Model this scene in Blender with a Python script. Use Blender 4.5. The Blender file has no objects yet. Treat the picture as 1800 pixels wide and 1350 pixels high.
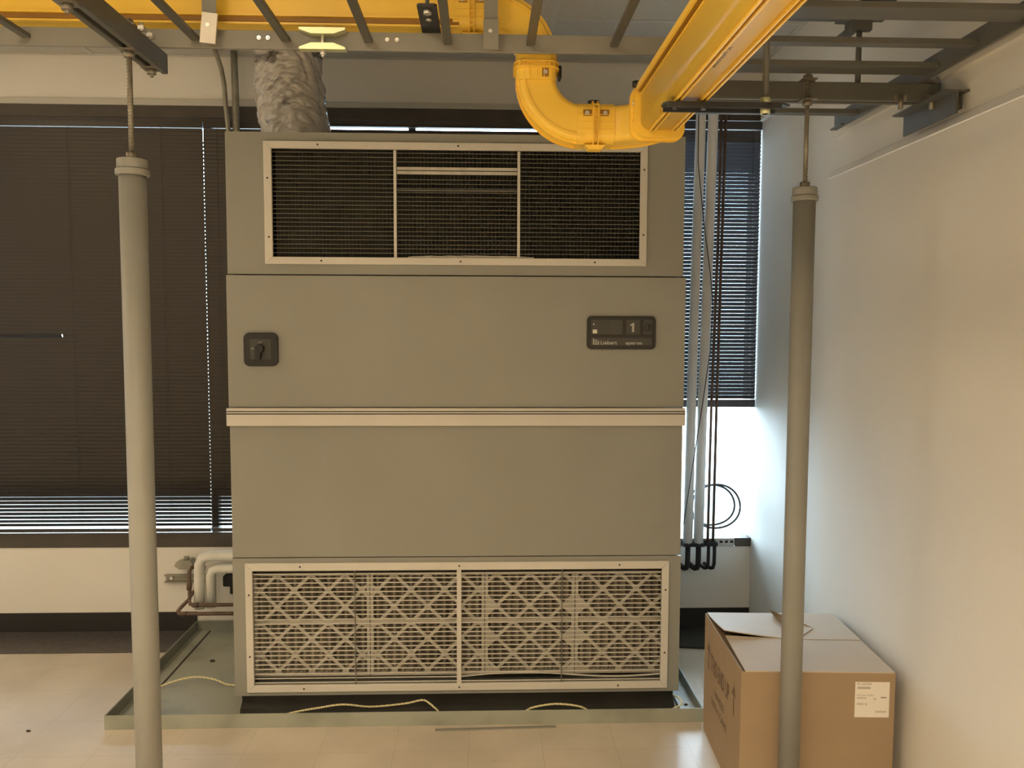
import bpy, math, random
from mathutils import Vector, Matrix, noise
random.seed(7)
S = bpy.context.scene
COL = S.collection
# ------------------------------------------------------------------ camera
YAW, PITCH, ROLL = math.radians(2.0), math.radians(4.02), math.radians(0.207)
def setup_camera():
    cd = bpy.data.cameras.new('camera'); co = bpy.data.objects.new('camera', cd); COL.objects.link(co)
    cy, sy, cp, sp = math.cos(YAW), math.sin(YAW), math.cos(PITCH), math.sin(PITCH)
    fwd = Vector((sy*cp, cy*cp, -sp)); right = Vector((cy, -sy, 0)); down = fwd.cross(right)
    c, s = math.cos(ROLL), math.sin(ROLL)
    r2 = right*c - down*s; d2 = right*s + down*c
    m = Matrix((r2, -d2, -fwd)).transposed().to_4x4(); m.translation = Vector((0, 0, 1.74))
    co.matrix_world = m
    cd.sensor_fit = 'HORIZONTAL'; cd.sensor_width = 36.0; cd.lens = 36.0*1440/1800
    cd.clip_start = 0.02; cd.clip_end = 100
    S.camera = co
setup_camera()
# ------------------------------------------------------------------ view, world, lamps
S.view_settings.view_transform = 'Standard'
try: S.view_settings.look = 'None'
except Exception: pass
S.view_settings.gamma = 1.0
S.view_settings.use_curve_mapping = False
S.view_settings.exposure = 0.0
W = bpy.data.worlds.new('world'); S.world = W; W.use_nodes = True
bg = W.node_tree.nodes['Background']
bg.inputs[1].default_value = 1.0
_N, _L = W.node_tree.nodes, W.node_tree.links
_tc = _N.new('ShaderNodeTexCoord'); _sx = _N.new('ShaderNodeSeparateXYZ'); _cr = _N.new('ShaderNodeValToRGB')
_mr = _N.new('ShaderNodeMapRange'); _mr.inputs['From Min'].default_value = -1.0
_L.new(_tc.outputs['Generated'], _sx.inputs[0]); _L.new(_sx.outputs['Z'], _mr.inputs['Value']); _L.new(_mr.outputs[0], _cr.inputs[0])
_cr.color_ramp.elements[0].position = 0.40; _cr.color_ramp.elements[0].color = (0.11, 0.125, 0.13, 1)   # ground outside
_cr.color_ramp.elements[1].position = 0.52; _cr.color_ramp.elements[1].color = (0.66, 0.83, 1.0, 1)      # overcast sky
_vm = _N.new('ShaderNodeVectorMath'); _vm.operation = 'SCALE'; _vm.inputs['Scale'].default_value = 28.0
_L.new(_cr.outputs[0], _vm.inputs[0]); _L.new(_vm.outputs[0], bg.inputs[0])
WARM = (1.0, 0.785, 0.51)
def area(name, loc, rot, sx, sy, energy, color=WARM, portal=False, spread=180):
    l = bpy.data.lights.new(name, 'AREA'); l.shape = 'RECTANGLE'; l.size = sx; l.size_y = sy
    l.energy = energy; l.color = color; l.spread = math.radians(spread)
    o = bpy.data.objects.new(name, l); COL.objects.link(o); o.location = loc; o.rotation_euler = rot
    if portal: l.cycles.is_portal = True
    return o
LAMPS = [(-1.0, 0.25, 0.56, 1.16, 29.0, 180), (-3.05, 2.55, 0.56, 1.16, 28.0, 180), (-0.5, -1.5, 0.56, 1.16, 170.0, 135), (-3.2, -0.6, 0.56, 1.16, 90.0, 140)]
for i, (lx, ly, wx, wy, e, sp) in enumerate(LAMPS):
    area('ceiling_lamp', (lx, ly, 3.165), (0, 0, 0), wx, wy, e, spread=sp)
area('window_portal', (1.2, 4.82, 1.7), (math.radians(-90), 0, 0), 0.75, 2.5, 1, (1, 1, 1), True)
area('window_portal', (-1.9, 4.82, 1.7), (math.radians(-90), 0, 0), 4.2, 2.5, 1, (1, 1, 1), True)

# ------------------------------------------------------------------ materials
def principled(name, col, rough=0.5, metal=0.0, spec=0.5):
    m = bpy.data.materials.new(name); m.use_nodes = True
    b = m.node_tree.nodes['Principled BSDF']
    b.inputs['Base Color'].default_value = (*col, 1); b.inputs['Roughness'].default_value = rough
    b.inputs['Metallic'].default_value = metal; b.inputs['Specular IOR Level'].default_value = spec
    return m
def noisy(name, c1, c2, scale=8.0, rough=0.5, metal=0.0, bump=0.0, detail=6.0, stretch=(1, 1, 1), spec=0.5, bscale=None, lo=0.35, hi=0.65):
    m = principled(name, c1, rough, metal, spec); nt = m.node_tree; N = nt.nodes; L = nt.links
    b = N['Principled BSDF']
    tc = N.new('ShaderNodeTexCoord'); mp = N.new('ShaderNodeMapping'); mp.inputs['Scale'].default_value = stretch
    L.new(tc.outputs['Object'], mp.inputs[0])
    n = N.new('ShaderNodeTexNoise'); n.inputs['Scale'].default_value = scale; n.inputs['Detail'].default_value = detail
    L.new(mp.outputs[0], n.inputs['Vector'])
    r = N.new('ShaderNodeValToRGB'); r.color_ramp.elements[0].position = lo; r.color_ramp.elements[1].position = hi
    r.color_ramp.elements[0].color = (*c1, 1); r.color_ramp.elements[1].color = (*c2, 1)
    L.new(n.outputs['Fac'], r.inputs[0]); L.new(r.outputs[0], b.inputs['Base Color'])
    if bump:
        n2 = N.new('ShaderNodeTexNoise'); n2.inputs['Scale'].default_value = bscale or scale*6; n2.inputs['Detail'].default_value = 4
        L.new(mp.outputs[0], n2.inputs['Vector'])
        bp = N.new('ShaderNodeBump'); bp.inputs['Strength'].default_value = bump; bp.inputs['Distance'].default_value = 0.004
        L.new(n2.outputs['Fac'], bp.inputs['Height']); L.new(bp.outputs[0], b.inputs['Normal'])
    return m
M = {}
M['wall'] = noisy('wall_paint', (0.71, 0.685, 0.63), (0.75, 0.725, 0.67), 1.5, 0.75, bump=0.12, bscale=160)
M['ceiling'] = noisy('ceiling_tile', (0.47, 0.455, 0.41), (0.52, 0.505, 0.455), 60, 0.9, bump=0.3, bscale=250)
M['ledge_light'] = principled('ledge_light_tint', (0.86, 0.84, 0.79), 0.4)  # pale tint imitating light on the right wall ledge
M['grid'] = principled('ceiling_grid_paint', (0.50, 0.485, 0.44), 0.5)
M['cab'] = noisy('grey_cabinet_paint', (0.278, 0.276, 0.245), (0.292, 0.290, 0.257), 3, 0.42, bump=0.08, bscale=420)
M['cab_dark'] = principled('dark_cabinet_interior', (0.05, 0.05, 0.043), 0.7)
M['kick'] = noisy('black_kick_plate', (0.018, 0.017, 0.015), (0.03, 0.028, 0.025), 6, 0.5)
M['cream'] = noisy('cream_enamel', (0.60, 0.575, 0.52), (0.64, 0.615, 0.56), 2.5, 0.38)
M['black'] = principled('black_plastic', (0.014, 0.014, 0.013), 0.4)
M['darkface'] = principled('dark_grey_face', (0.055, 0.055, 0.05), 0.45)
M['print'] = principled('grey_print', (0.42, 0.42, 0.38), 0.6)
M['printdim'] = principled('dim_print', (0.10, 0.10, 0.085), 0.6)
M['white'] = principled('white_print', (0.75, 0.73, 0.62), 0.6)
M['fin'] = noisy('grey_fin_metal', (0.10, 0.10, 0.085), (0.13, 0.13, 0.11), 9, 0.6, 0.0)
M['wire'] = principled('grille_wire', (0.13, 0.13, 0.115), 0.5, 0.0)
M['card'] = noisy('filter_card', (0.50, 0.475, 0.41), (0.57, 0.54, 0.47), 14, 0.85)
M['pleat'] = noisy('filter_media', (0.17, 0.145, 0.11), (0.30, 0.27, 0.215), 5, 0.95, detail=8)
M['pale'] = noisy('pale_blade', (0.55, 0.53, 0.46), (0.68, 0.66, 0.59), 20, 0.5)
M['pole'] = noisy('grey_pole_paint', (0.265, 0.265, 0.245), (0.29, 0.29, 0.268), 5, 0.52)
M['rod'] = noisy('threaded_rod', (0.30, 0.28, 0.23), (0.22, 0.20, 0.165), 30, 0.45, 0.6)
M['rack'] = noisy('grey_rack_paint', (0.225, 0.215, 0.19), (0.25, 0.24, 0.212), 6, 0.45)
M['rackdark'] = noisy('dark_rack_paint', (0.095, 0.093, 0.080), (0.115, 0.113, 0.098), 6, 0.45)
M['chromate'] = principled('yellow_zinc', (0.66, 0.68, 0.42), 0.35, 0.5)
M['zinc'] = principled('bright_zinc', (0.72, 0.70, 0.66), 0.3, 0.8)
M['tag'] = principled('white_tag', (0.85, 0.82, 0.76), 0.5)
M['yellow'] = noisy('yellow_duct_plastic', (0.93, 0.60, 0.07), (0.96, 0.63, 0.08), 4, 0.34)
M['yellow_shade'] = principled('yellow_groove_shade', (0.30, 0.14, 0.012), 0.5)  # darkened yellow standing in for shade inside grooves, lid gap and screw recesses
M['bracket'] = noisy('black_bracket', (0.02, 0.021, 0.024), (0.035, 0.037, 0.042), 9, 0.35)
M['pan'] = noisy('pan_paint', (0.20, 0.21, 0.17), (0.335, 0.345, 0.285), 3.0, 0.45, bump=0.2, bscale=14, detail=9, lo=0.28, hi=0.5)
M['panrim'] = noisy('pan_rim_paint', (0.20, 0.21, 0.18), (0.26, 0.265, 0.23), 6, 0.5)
M['baseb'] = principled('black_vinyl_base', (0.016, 0.015, 0.015), 0.45)
M['darktile'] = noisy('dark_vinyl', (0.055, 0.048, 0.048), (0.10, 0.088, 0.085), 40, 0.35, detail=8)
M['frame'] = noisy('brown_window_frame', (0.055, 0.045, 0.036), (0.07, 0.058, 0.046), 8, 0.5)
M['slat'] = principled('brown_blind_slat', (0.026, 0.020, 0.014), 0.42)
M['slat2'] = principled('blue_grey_blind_slat', (0.050, 0.048, 0.054), 0.4)
M['cord'] = principled('blind_cord', (0.03, 0.026, 0.02), 0.8)
M['insul'] = noisy('pipe_insulation', (0.66, 0.655, 0.60), (0.76, 0.75, 0.70), 7, 0.75, bump=0.3, bscale=25)
M['greyins'] = noisy('grey_pipe_cover', (0.74, 0.75, 0.76), (0.80, 0.81, 0.82), 7, 0.6)
M['copper'] = noisy('tarnished_copper', (0.085, 0.052, 0.037), (0.15, 0.095, 0.068), 30, 0.5, 0.2)
M['conduit'] = noisy('galvanised_conduit', (0.26, 0.25, 0.20), (0.36, 0.34, 0.28), 12, 0.4, 0.3)
M['foam'] = principled('black_foam', (0.022, 0.022, 0.024), 0.9)
M['strut'] = noisy('galvanised_strut', (0.45, 0.45, 0.44), (0.55, 0.55, 0.54), 20, 0.35, 0.8)
M['cardb'] = noisy('cardboard', (0.34, 0.245, 0.155), (0.365, 0.265, 0.168), 5, 0.8, bump=0.1, bscale=60)
M['cardtop_lit'] = noisy('cardboard_top_daylit', (0.52, 0.44, 0.345), (0.56, 0.475, 0.375), 4, 0.7)  # cardboard lightened in colour for the daylight falling on the box top
M['ink'] = principled('box_ink', (0.17, 0.115, 0.075), 0.8)
M['label'] = principled('paper_label', (0.80, 0.76, 0.70), 0.7)
M['labelink'] = principled('label_ink', (0.30, 0.25, 0.21), 0.8)
M['rope1'] = principled('rope_yellow', (0.72, 0.60, 0.22), 0.7)
M['rope2'] = principled('rope_white', (0.78, 0.75, 0.62), 0.7)
M['cable'] = principled('grey_cable', (0.05, 0.055, 0.065), 0.4)
M['blue'] = principled('pale_blue_translucent', (0.62, 0.86, 0.95), 0.3)
M['blue'].node_tree.nodes['Principled BSDF'].inputs['Transmission Weight'].default_value = 0.9
M['rubber'] = principled('black_rubber', (0.02, 0.02, 0.02), 0.5)
M['dirt'] = principled('dark_crumb', (0.05, 0.04, 0.03), 0.9)

def floor_mat():
    m = noisy('floor_tile', (0.53, 0.465, 0.375), (0.63, 0.56, 0.46), 2.6, 0.32, detail=9)
    nt = m.node_tree; N = nt.nodes; L = nt.links; b = N['Principled BSDF']
    tc = N.new('ShaderNodeTexCoord')
    br = N.new('ShaderNodeTexBrick'); br.offset = 0.0; br.inputs['Scale'].default_value = 1.0
    br.inputs['Brick Width'].default_value = 0.305; br.inputs['Row Height'].default_value = 0.305
    br.inputs['Mortar Size'].default_value = 0.0011; br.inputs['Mortar Smooth'].default_value = 0.3
    br.inputs['Color1'].default_value = (1, 1, 1, 1); br.inputs['Color2'].default_value = (0.97, 0.97, 0.965, 1); br.inputs['Mortar'].default_value = (0.74, 0.71, 0.66, 1)
    mp = N.new('ShaderNodeMapping'); mp.inputs['Location'].default_value = (0.06, 0.10, 0)
    L.new(tc.outputs['Object'], mp.inputs[0]); L.new(mp.outputs[0], br.inputs['Vector'])
    src = b.inputs['Base Color'].links[0].from_socket
    mx = N.new('ShaderNodeMix'); mx.data_type = 'RGBA'; mx.blend_type = 'MULTIPLY'; mx.inputs[0].default_value = 1.0
    L.new(src, mx.inputs[6]); L.new(br.outputs['Color'], mx.inputs[7])
    # scuffs
    n3 = N.new('ShaderNodeTexNoise'); n3.inputs['Scale'].default_value = 9; n3.inputs['Detail'].default_value = 10
    mp3 = N.new('ShaderNodeMapping'); mp3.inputs['Scale'].default_value = (1, 3.5, 1); mp3.inputs['Rotation'].default_value = (0, 0, 0.4)
    L.new(tc.outputs['Object'], mp3.inputs[0]); L.new(mp3.outputs[0], n3.inputs['Vector'])
    r3 = N.new('ShaderNodeValToRGB'); r3.color_ramp.elements[0].position = 0.66; r3.color_ramp.elements[1].position = 0.8
    r3.color_ramp.elements[0].color = (1, 1, 1, 1); r3.color_ramp.elements[1].color = (0.72, 0.69, 0.64, 1)
    L.new(n3.outputs['Fac'], r3.inputs[0])
    mx2 = N.new('ShaderNodeMix'); mx2.data_type = 'RGBA'; mx2.blend_type = 'MULTIPLY'; mx2.inputs[0].default_value = 1.0
    L.new(mx.outputs[2], mx2.inputs[6]); L.new(r3.outputs[0], mx2.inputs[7]); L.new(mx2.outputs[2], b.inputs['Base Color'])
    return m
M['floor'] = floor_mat()

def film_mat():
    m = noisy('crinkled_clear_film', (0.10, 0.09, 0.08), (0.48, 0.455, 0.42), 4.5, 0.12, bump=0.5, bscale=16, detail=3, stretch=(1, 1, 2.8), spec=1.0, lo=0.33, hi=0.40)
    for n in m.node_tree.nodes:
        if n.type == 'BUMP': n.inputs['Distance'].default_value = 0.02
    return m
M['film'] = film_mat()

def glass_mat():
    m = bpy.data.materials.new('window_glass'); m.use_nodes = True; nt = m.node_tree; N = nt.nodes; L = nt.links
    N.remove(N['Principled BSDF']); out = N['Material Output']
    t = N.new('ShaderNodeBsdfTransparent'); t.inputs[0].default_value = (0.93, 0.96, 0.96, 1)
    g = N.new('ShaderNodeBsdfGlossy'); g.inputs['Roughness'].default_value = 0.02
    f = N.new('ShaderNodeFresnel'); f.inputs[0].default_value = 1.45
    mx = N.new('ShaderNodeMixShader'); L.new(f.outputs[0], mx.inputs[0]); L.new(t.outputs[0], mx.inputs[1]); L.new(g.outputs[0], mx.inputs[2])
    L.new(mx.outputs[0], out.inputs[0]); return m
M['glass'] = glass_mat()
def emit_mat():
    m = bpy.data.materials.new('lit_lamp_diffuser'); m.use_nodes = True; b = m.node_tree.nodes['Principled BSDF']
    b.inputs['Base Color'].default_value = (0.8, 0.8, 0.8, 1); b.inputs['Emission Color'].default_value = (*WARM, 1); b.inputs['Emission Strength'].default_value = 3.0
    return m
M['lamp'] = emit_mat()

# ------------------------------------------------------------------ mesh helpers
class MB:
    def __init__(s): s.v = []; s.f = []; s.mi = []; s.sm = []; s.cur = 0
    def add(s, vs, fs, smooth=False):
        o = len(s.v); s.v += [tuple(v) for v in vs]
        for f in fs: s.f.append(tuple(i+o for i in f)); s.mi.append(s.cur); s.sm.append(smooth)
        return s
    def box(s, x0, x1, y0, y1, z0, z1, mat=None):
        vs = [Vector(p) for p in ((x0,y0,z0),(x1,y0,z0),(x1,y1,z0),(x0,y1,z0),(x0,y0,z1),(x1,y0,z1),(x1,y1,z1),(x0,y1,z1))]
        if mat: vs = [mat @ v for v in vs]
        return s.add(vs, [(0,3,2,1),(4,5,6,7),(0,1,5,4),(1,2,6,5),(2,3,7,6),(3,0,4,7)])
    def cyl(s, a, b, r, n=20, r2=None, caps=True):
        a = Vector(a); b = Vector(b); d = (b-a).normalized(); r2 = r if r2 is None else r2
        u = d.orthogonal().normalized(); w = d.cross(u); vs = []
        for p, rr in ((a, r), (b, r2)):
            for i in range(n):
                t = 2*math.pi*i/n; vs.append(p + (u*math.cos(t)+w*math.sin(t))*rr)
        o = len(s.v); s.add(vs, [(i, (i+1) % n, n+(i+1) % n, n+i) for i in range(n)], True)
        if caps:
            s.f.append(tuple(o+i for i in reversed(range(n)))); s.mi.append(s.cur); s.sm.append(False)
            s.f.append(tuple(o+n+i for i in range(n))); s.mi.append(s.cur); s.sm.append(False)
        return s
    def tube(s, pts, r, n=12, caps=True):
        pts = [Vector(p) for p in pts]; up = None; vs = []
        for i, p in enumerate(pts):
            d = ((pts[min(i+1, len(pts)-1)] - pts[max(i-1, 0)])).normalized()
            u = d.orthogonal().normalized() if up is None else (up - d*up.dot(d)).normalized()
            up = u; w = d.cross(u); rr = r[i] if isinstance(r, (list, tuple)) else r
            for k in range(n):
                t = 2*math.pi*k/n; vs.append(p + (u*math.cos(t)+w*math.sin(t))*rr)
        m = len(pts); fs = []
        for i in range(m-1):
            for k in range(n): fs.append((i*n+k, i*n+(k+1) % n, (i+1)*n+(k+1) % n, (i+1)*n+k))
        o = len(s.v); s.add(vs, fs, True)
        if caps:
            s.f.append(tuple(o+i for i in reversed(range(n)))); s.mi.append(s.cur); s.sm.append(False)
            s.f.append(tuple(o+(m-1)*n+i for i in range(n))); s.mi.append(s.cur); s.sm.append(False)
        return s
    def sweep(s, pts, Us, Vs, prof, smooth=False, caps=True):
        n = len(prof); vs = []
        for p, u, v in zip(pts, Us, Vs):
            for a, b in prof: vs.append(Vector(p)+Vector(u)*a+Vector(v)*b)
        m = len(pts); fs = []
        for i in range(m-1):
            for k in range(n): fs.append((i*n+k, i*n+(k+1) % n, (i+1)*n+(k+1) % n, (i+1)*n+k))
        o = len(s.v); s.add(vs, fs, smooth)
        if caps:
            s.f.append(tuple(o+i for i in reversed(range(n)))); s.mi.append(s.cur); s.sm.append(False)
            s.f.append(tuple(o+(m-1)*n+i for i in range(n))); s.mi.append(s.cur); s.sm.append(False)
        return s
    def prism(s, poly, axis, a, b):
        # poly: 2D points in the two other axes (in x,y,z order), extruded along axis from a to b
        def mk(p, t):
            l = [p[0], p[1]]; l.insert(axis, t); return l
        n = len(poly); vs = [mk(p, a) for p in poly]+[mk(p, b) for p in poly]
        return s.add(vs, [(i, (i+1) % n, n+(i+1) % n, n+i) for i in range(n)]+[tuple(reversed(range(n))), tuple(range(n, 2*n))])
    def build(s, name, mats, parent=None, origin=None, bevel=0.0, smooth_angle=True):
        me = bpy.data.meshes.new(name)
        o3 = Vector(origin) if origin is not None else Vector((0, 0, 0))
        me.from_pydata([tuple(Vector(v)-o3) for v in s.v], [], s.f)
        if not isinstance(mats, (list, tuple)): mats = [mats]
        for m in mats: me.materials.append(M[m] if isinstance(m, str) else m)
        me.polygons.foreach_set('material_index', s.mi); me.polygons.foreach_set('use_smooth', s.sm)
        import bmesh
        bm = bmesh.new(); bm.from_mesh(me); bmesh.ops.recalc_face_normals(bm, faces=bm.faces); bm.to_mesh(me); bm.free()
        me.update()
        o = bpy.data.objects.new(name, me); COL.objects.link(o); o.location = o3
        if parent is not None:
            o.parent = parent; o.location = o3 - WORLD[parent.name]; 
        WORLD[o.name] = o3
        if bevel:
            b = o.modifiers.new('bevel', 'BEVEL'); b.width = bevel; b.segments = 2; b.limit_method = 'ANGLE'
        return o
WORLD = {}
def ctr(mb):
    xs = [v[0] for v in mb.v]; ys = [v[1] for v in mb.v]; zs = [v[2] for v in mb.v]
    return ((min(xs)+max(xs))/2, (min(ys)+max(ys))/2, min(zs))
def thing(name, label, cat, loc=(0, 0, 0), group=None):
    o = bpy.data.objects.new(name, None); COL.objects.link(o); o.location = loc; o.empty_display_size = 0.05
    WORLD[o.name] = Vector(loc); o['label'] = label; o['category'] = cat
    if group: o['group'] = group
    return o
def tag(o, label, cat, group=None):
    o['label'] = label; o['category'] = cat
    if group: o['group'] = group
    return o
def lone(mb, name, mats, label, cat, group=None, bevel=0.0, kind=None):
    o = mb.build(name, mats, None, ctr(mb), bevel); tag(o, label, cat, group)
    if kind: o['kind'] = kind
    return o
def struct(mb, name, mats, parent=None, bevel=0.0):
    o = mb.build(name, mats, parent, None if parent is None else None, bevel)
    if parent is None: o['kind'] = 'structure'
    return o
def sthing(name, loc=(0, 0, 0)):
    o = bpy.data.objects.new(name, None); COL.objects.link(o); o.location = loc; WORLD[o.name] = Vector(loc); o['kind'] = 'structure'; return o
def text_into(mb, body, x, y, z, size, xdir=(1, 0, 0), zdir=(0, 0, 1), thick=0.0006, squash=1.0, align='LEFT', bold=0.0):
    cu = bpy.data.curves.new('t', 'FONT'); cu.body = body; cu.size = size; cu.align_x = align; cu.offset = bold*size
    o = bpy.data.objects.new('t', cu); COL.objects.link(o)
    bpy.context.view_layer.update()
    me = bpy.data.meshes.new_from_object(o.evaluated_get(bpy.context.evaluated_depsgraph_get()))
    X = Vector(xdir); Z = Vector(zdir); n = X.cross(Z); P = Vector((x, y, z))
    vs = [P + X*v.co.x*squash + Z*v.co.y + n*thick for v in me.vertices]
    mb.add(vs, [tuple(p.vertices) for p in me.polygons])
    bpy.data.objects.remove(o); bpy.data.curves.remove(cu); bpy.data.meshes.remove(me)
def rrect(w, h, r, n=6, rb=None):
    # rounded rectangle centred, list of (a,b); rb = radius at the bottom corners
    rb = r if rb is None else rb; out = []
    for cx, cy, rr, a0 in ((w/2, h/2, r, 0), (-w/2, h/2, r, 90), (-w/2, -h/2, rb, 180), (w/2, -h/2, rb, 270)):
        sx = 1 if cx > 0 else -1; sy = 1 if cy > 0 else -1
        for i in range(n+1):
            t = math.radians(a0 + 90*i/n); out.append((cx-sx*rr+rr*math.cos(t), cy-sy*rr+rr*math.sin(t)))
    return out

# ================================================================== ROOM
YW, XR, ZC = 4.63, 1.55, 3.20
WL, WB, WT = -4.6, 0.487, 2.935
mb = MB().box(-5.5, 2.0, -4.5, 5.2, -0.1, 0.0); struct(mb, 'floor', 'floor')
mb = MB().box(-5.5, 2.0, -4.5, 5.2, ZC, ZC+0.1); struct(mb, 'ceiling', 'ceiling')
mb = MB(); mb.box(-5.5, XR+0.2, YW, YW+0.20, 0, WB-0.015); mb.box(-5.5, XR+0.2, YW, YW+0.20, WT, ZC); mb.box(-5.5, WL, YW, YW+0.20, WB-0.015, WT)
mb.box(-5.5, 0.86, YW, YW+0.20, WB-0.015, WB)
struct(mb, 'wall_back', 'wall')
mb = MB(); mb.box(XR, XR+0.2, -4.5, YW+0.20, 0, ZC)
# thicker lower part of the right wall with a sloping top ledge
mb.prism([(XR+0.002, 0), (XR-0.022, 0), (XR-0.022, 2.395), (XR+0.002, 2.430)], 1, -4.4, 3.62)
struct(mb, 'wall_right', 'wall')
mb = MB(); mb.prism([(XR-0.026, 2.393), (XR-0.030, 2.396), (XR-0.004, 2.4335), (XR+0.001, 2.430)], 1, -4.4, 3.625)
struct(mb, 'ledge_highlight', 'ledge_light')  # added cap, its pale colour stands in for light catching the ledge
mb = MB().box(-5.5, -5.3, -4.5, 5.0, 0, ZC); struct(mb, 'wall_left', 'wall')
mb = MB().box(-5.5, 2.0, -4.6, -4.4, 0, ZC); struct(mb, 'wall_front', 'wall')
mb = MB().box(-5.3, -1.63, YW-0.008, YW, 0, 0.111); struct(mb, 'baseboard_back', 'baseb')
mb = MB().box(0.99, XR-0.002, YW-0.008, YW, 0, 0.109); struct(mb, 'baseboard_backright', 'baseb')
mb = MB().box(-5.3, XR, YW-0.012, YW, WT, WT+0.032); struct(mb, 'trim_1', 'grid')
mb = MB().box(-5.3, -1.66, 4.315, YW-0.009, 0.0005, 0.004); struct(mb, 'trim_2', 'darktile')
# ceiling grid
mb = MB()
for k in range(14):
    y = 4.005-0.61*k
    if y > -4.3: mb.box(-5.2, XR-0.001, y-0.012, y+0.012, ZC-0.004, ZC-0.0005)
for k in range(6):
    x = 0.33-1.22*k; mb.box(x-0.012, x+0.012, -4.3, YW-0.013, ZC-0.0045, ZC-0.001)
mb.box(XR-0.03, XR-0.001, -4.3, YW-0.02, ZC-0.006, ZC-0.001); mb.box(-5.2, XR-0.03, YW-0.034, YW-0.012, ZC-0.006, ZC-0.001)
struct(mb, 'trim_3', 'grid')
mb = MB().box(XR-0.022, XR+0.0, -4.3, 3.62, 2.572, 2.600); struct(mb, 'trim_4', 'wall')

# windows
def window(name, x0, x1, zb, mull):
    w = sthing(name, ((x0+x1)/2, YW+0.07, zb))
    mb = MB(); Y0, Y1 = YW+0.03, YW+0.09
    mb.box(x0, x1, YW-0.006, Y1, zb, zb+(0.084 if x0 < 0 else 0.05)); mb.box(x0, x1, Y0-0.03, Y1, WT-(0.063 if x0 < 0 else 0.042), WT)
    if x0 < 0: mb.box(x0, x1, Y0-0.03, Y1, WT-0.086, WT-0.0655)
    mb.box(x0, x0+0.03, Y0, Y1, zb, WT); mb.box(x1-0.03, x1, Y0, Y1, zb, WT) if x0 < 0 else None
    for m in mull: mb.box(m-0.02, m+0.02, Y0+0.01, Y1, zb, WT)
    mb.build('window_frame', 'frame', w)
    MB().box(x0+0.01, x1-0.01, YW+0.065, YW+0.069, zb+0.04, WT-0.04).build('window_pane', 'glass', w)
    return w
window('window_1', WL, 0.86, WB, [-3.2, -1.53, -0.4])
window('window_2', 0.86, XR, WB-0.015, [])

def blind(name, x0, x1, ztop, zbot, yc, mat, tiltf, label, head=0.03, seed=1, cords=(), endjit=0.0, gap_under=0.0, rail_h=0.03, skip=(), gap_top=0.0, tips=0):
    rnd = random.Random(seed)
    t = thing(name, label, 'window blind', ((x0+x1)/2, yc, zbot))
    MB().box(x0, x1, yc-0.016, yc+0.016, ztop-head, ztop).build('head_rail', mat, t)
    mb = MB(); pitch = 0.0211; z = ztop-head-0.014-gap_top; k = 0
    while z > zbot+rail_h+gap_under+0.004:
        a = tiltf(z)
        c = 0.0125; th = 0.00045
        xa = x0+rnd.uniform(0, endjit); xb = x1-rnd.uniform(0, endjit)
        pts = []
        for q in (-1, -0.5, 0, 0.5, 1):        # crowned slat section; negative side faces the room
            crown = 0.0016*(1-q*q)
            pts.append((q*c*math.cos(a) - crown*math.sin(a), q*c*math.sin(a) + crown*math.cos(a)))
        low = [(p[0]+th*math.sin(a), p[1]-th*math.cos(a)) for p in pts]
        poly = [(yc+p[0], z+p[1]) for p in pts]+[(yc+p[0], z+p[1]) for p in reversed(low)]
        if k in skip:      # one slat twisted open along part of its length
            a2 = R(-50); P2 = [(q*c*math.cos(a2), q*c*math.sin(a2)) for q in (-1, 1)]
            mb.prism([(yc+P2[0][0], z+P2[0][1]), (yc+P2[1][0], z+P2[1][1]), (yc+P2[1][0], z+P2[1][1]+th*2), (yc+P2[0][0], z+P2[0][1]+th*2)], 0, xa, -2.32); xa = -2.318
        mb.prism(poly, 0, xa, xb)
        if tips and k > 2:
            hh = 0.0062 if k < 14 else 0.0082
            mb.box(x0-0.0065, x0+0.003, yc-0.001, yc+0.001, z-hh, z+hh)
        z -= pitch; k += 1
    mb.build('slats', mat, t)
    MB().box(x0+0.002, x1-0.002, yc-0.012, yc+0.012, zbot, zbot+rail_h).build('bottom_rail', mat, t)
    for cx in cords:
        for dy in (-0.0145, 0.0145):
            MB().cyl((cx, yc+dy, zbot), (cx, yc+dy, ztop-head), 0.0008, 6).build('ladder_cord', 'cord', t)
    return t
R = math.radians
def tl(z):
    if z < 0.82: return R(-(68 - 18*min(1, (0.82-z)/0.20)))
    if z < 0.90: return R(-(80 - 12*(0.90-z)/0.08))
    return R(-80)
blind('venetian_blind', -3.25, -1.530, 2.840, 0.583, 4.604, 'slat', tl, 'brown closed venetian blind left of the left grey pole, running off the edge', seed=1, cords=(-3.0, -2.25, -1.75), rail_h=0.02, skip=(53,))
blind('venetian_blind', -1.523, -0.85, 2.840, 0.583, 4.604, 'slat', tl, 'brown closed venetian blind between the left pole and the grey air conditioner', seed=2, cords=(-1.45,), endjit=0.003, rail_h=0.02, tips=1)
blind('venetian_blind', -0.84, 0.83, 2.840, 0.583, 4.604, 'slat', tl, 'dark blind hidden behind the tall grey air conditioner, top edge showing above it', seed=3, rail_h=0.02, head=0.014, gap_top=0.012)
blind('venetian_blind', 0.90, XR-0.004, 2.880, 1.287, 4.604, 'slat2', lambda z: R(-(44.1 + 16.3*max(0, min(1, (2.6-z)/1.25)))) if z < 2.76 else R(-72), 'half raised open blue grey blind in the corner beside the white wall', seed=4, head=0.045, gap_under=0.008, rail_h=0.042, cords=(1.05, 1.5))

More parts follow.
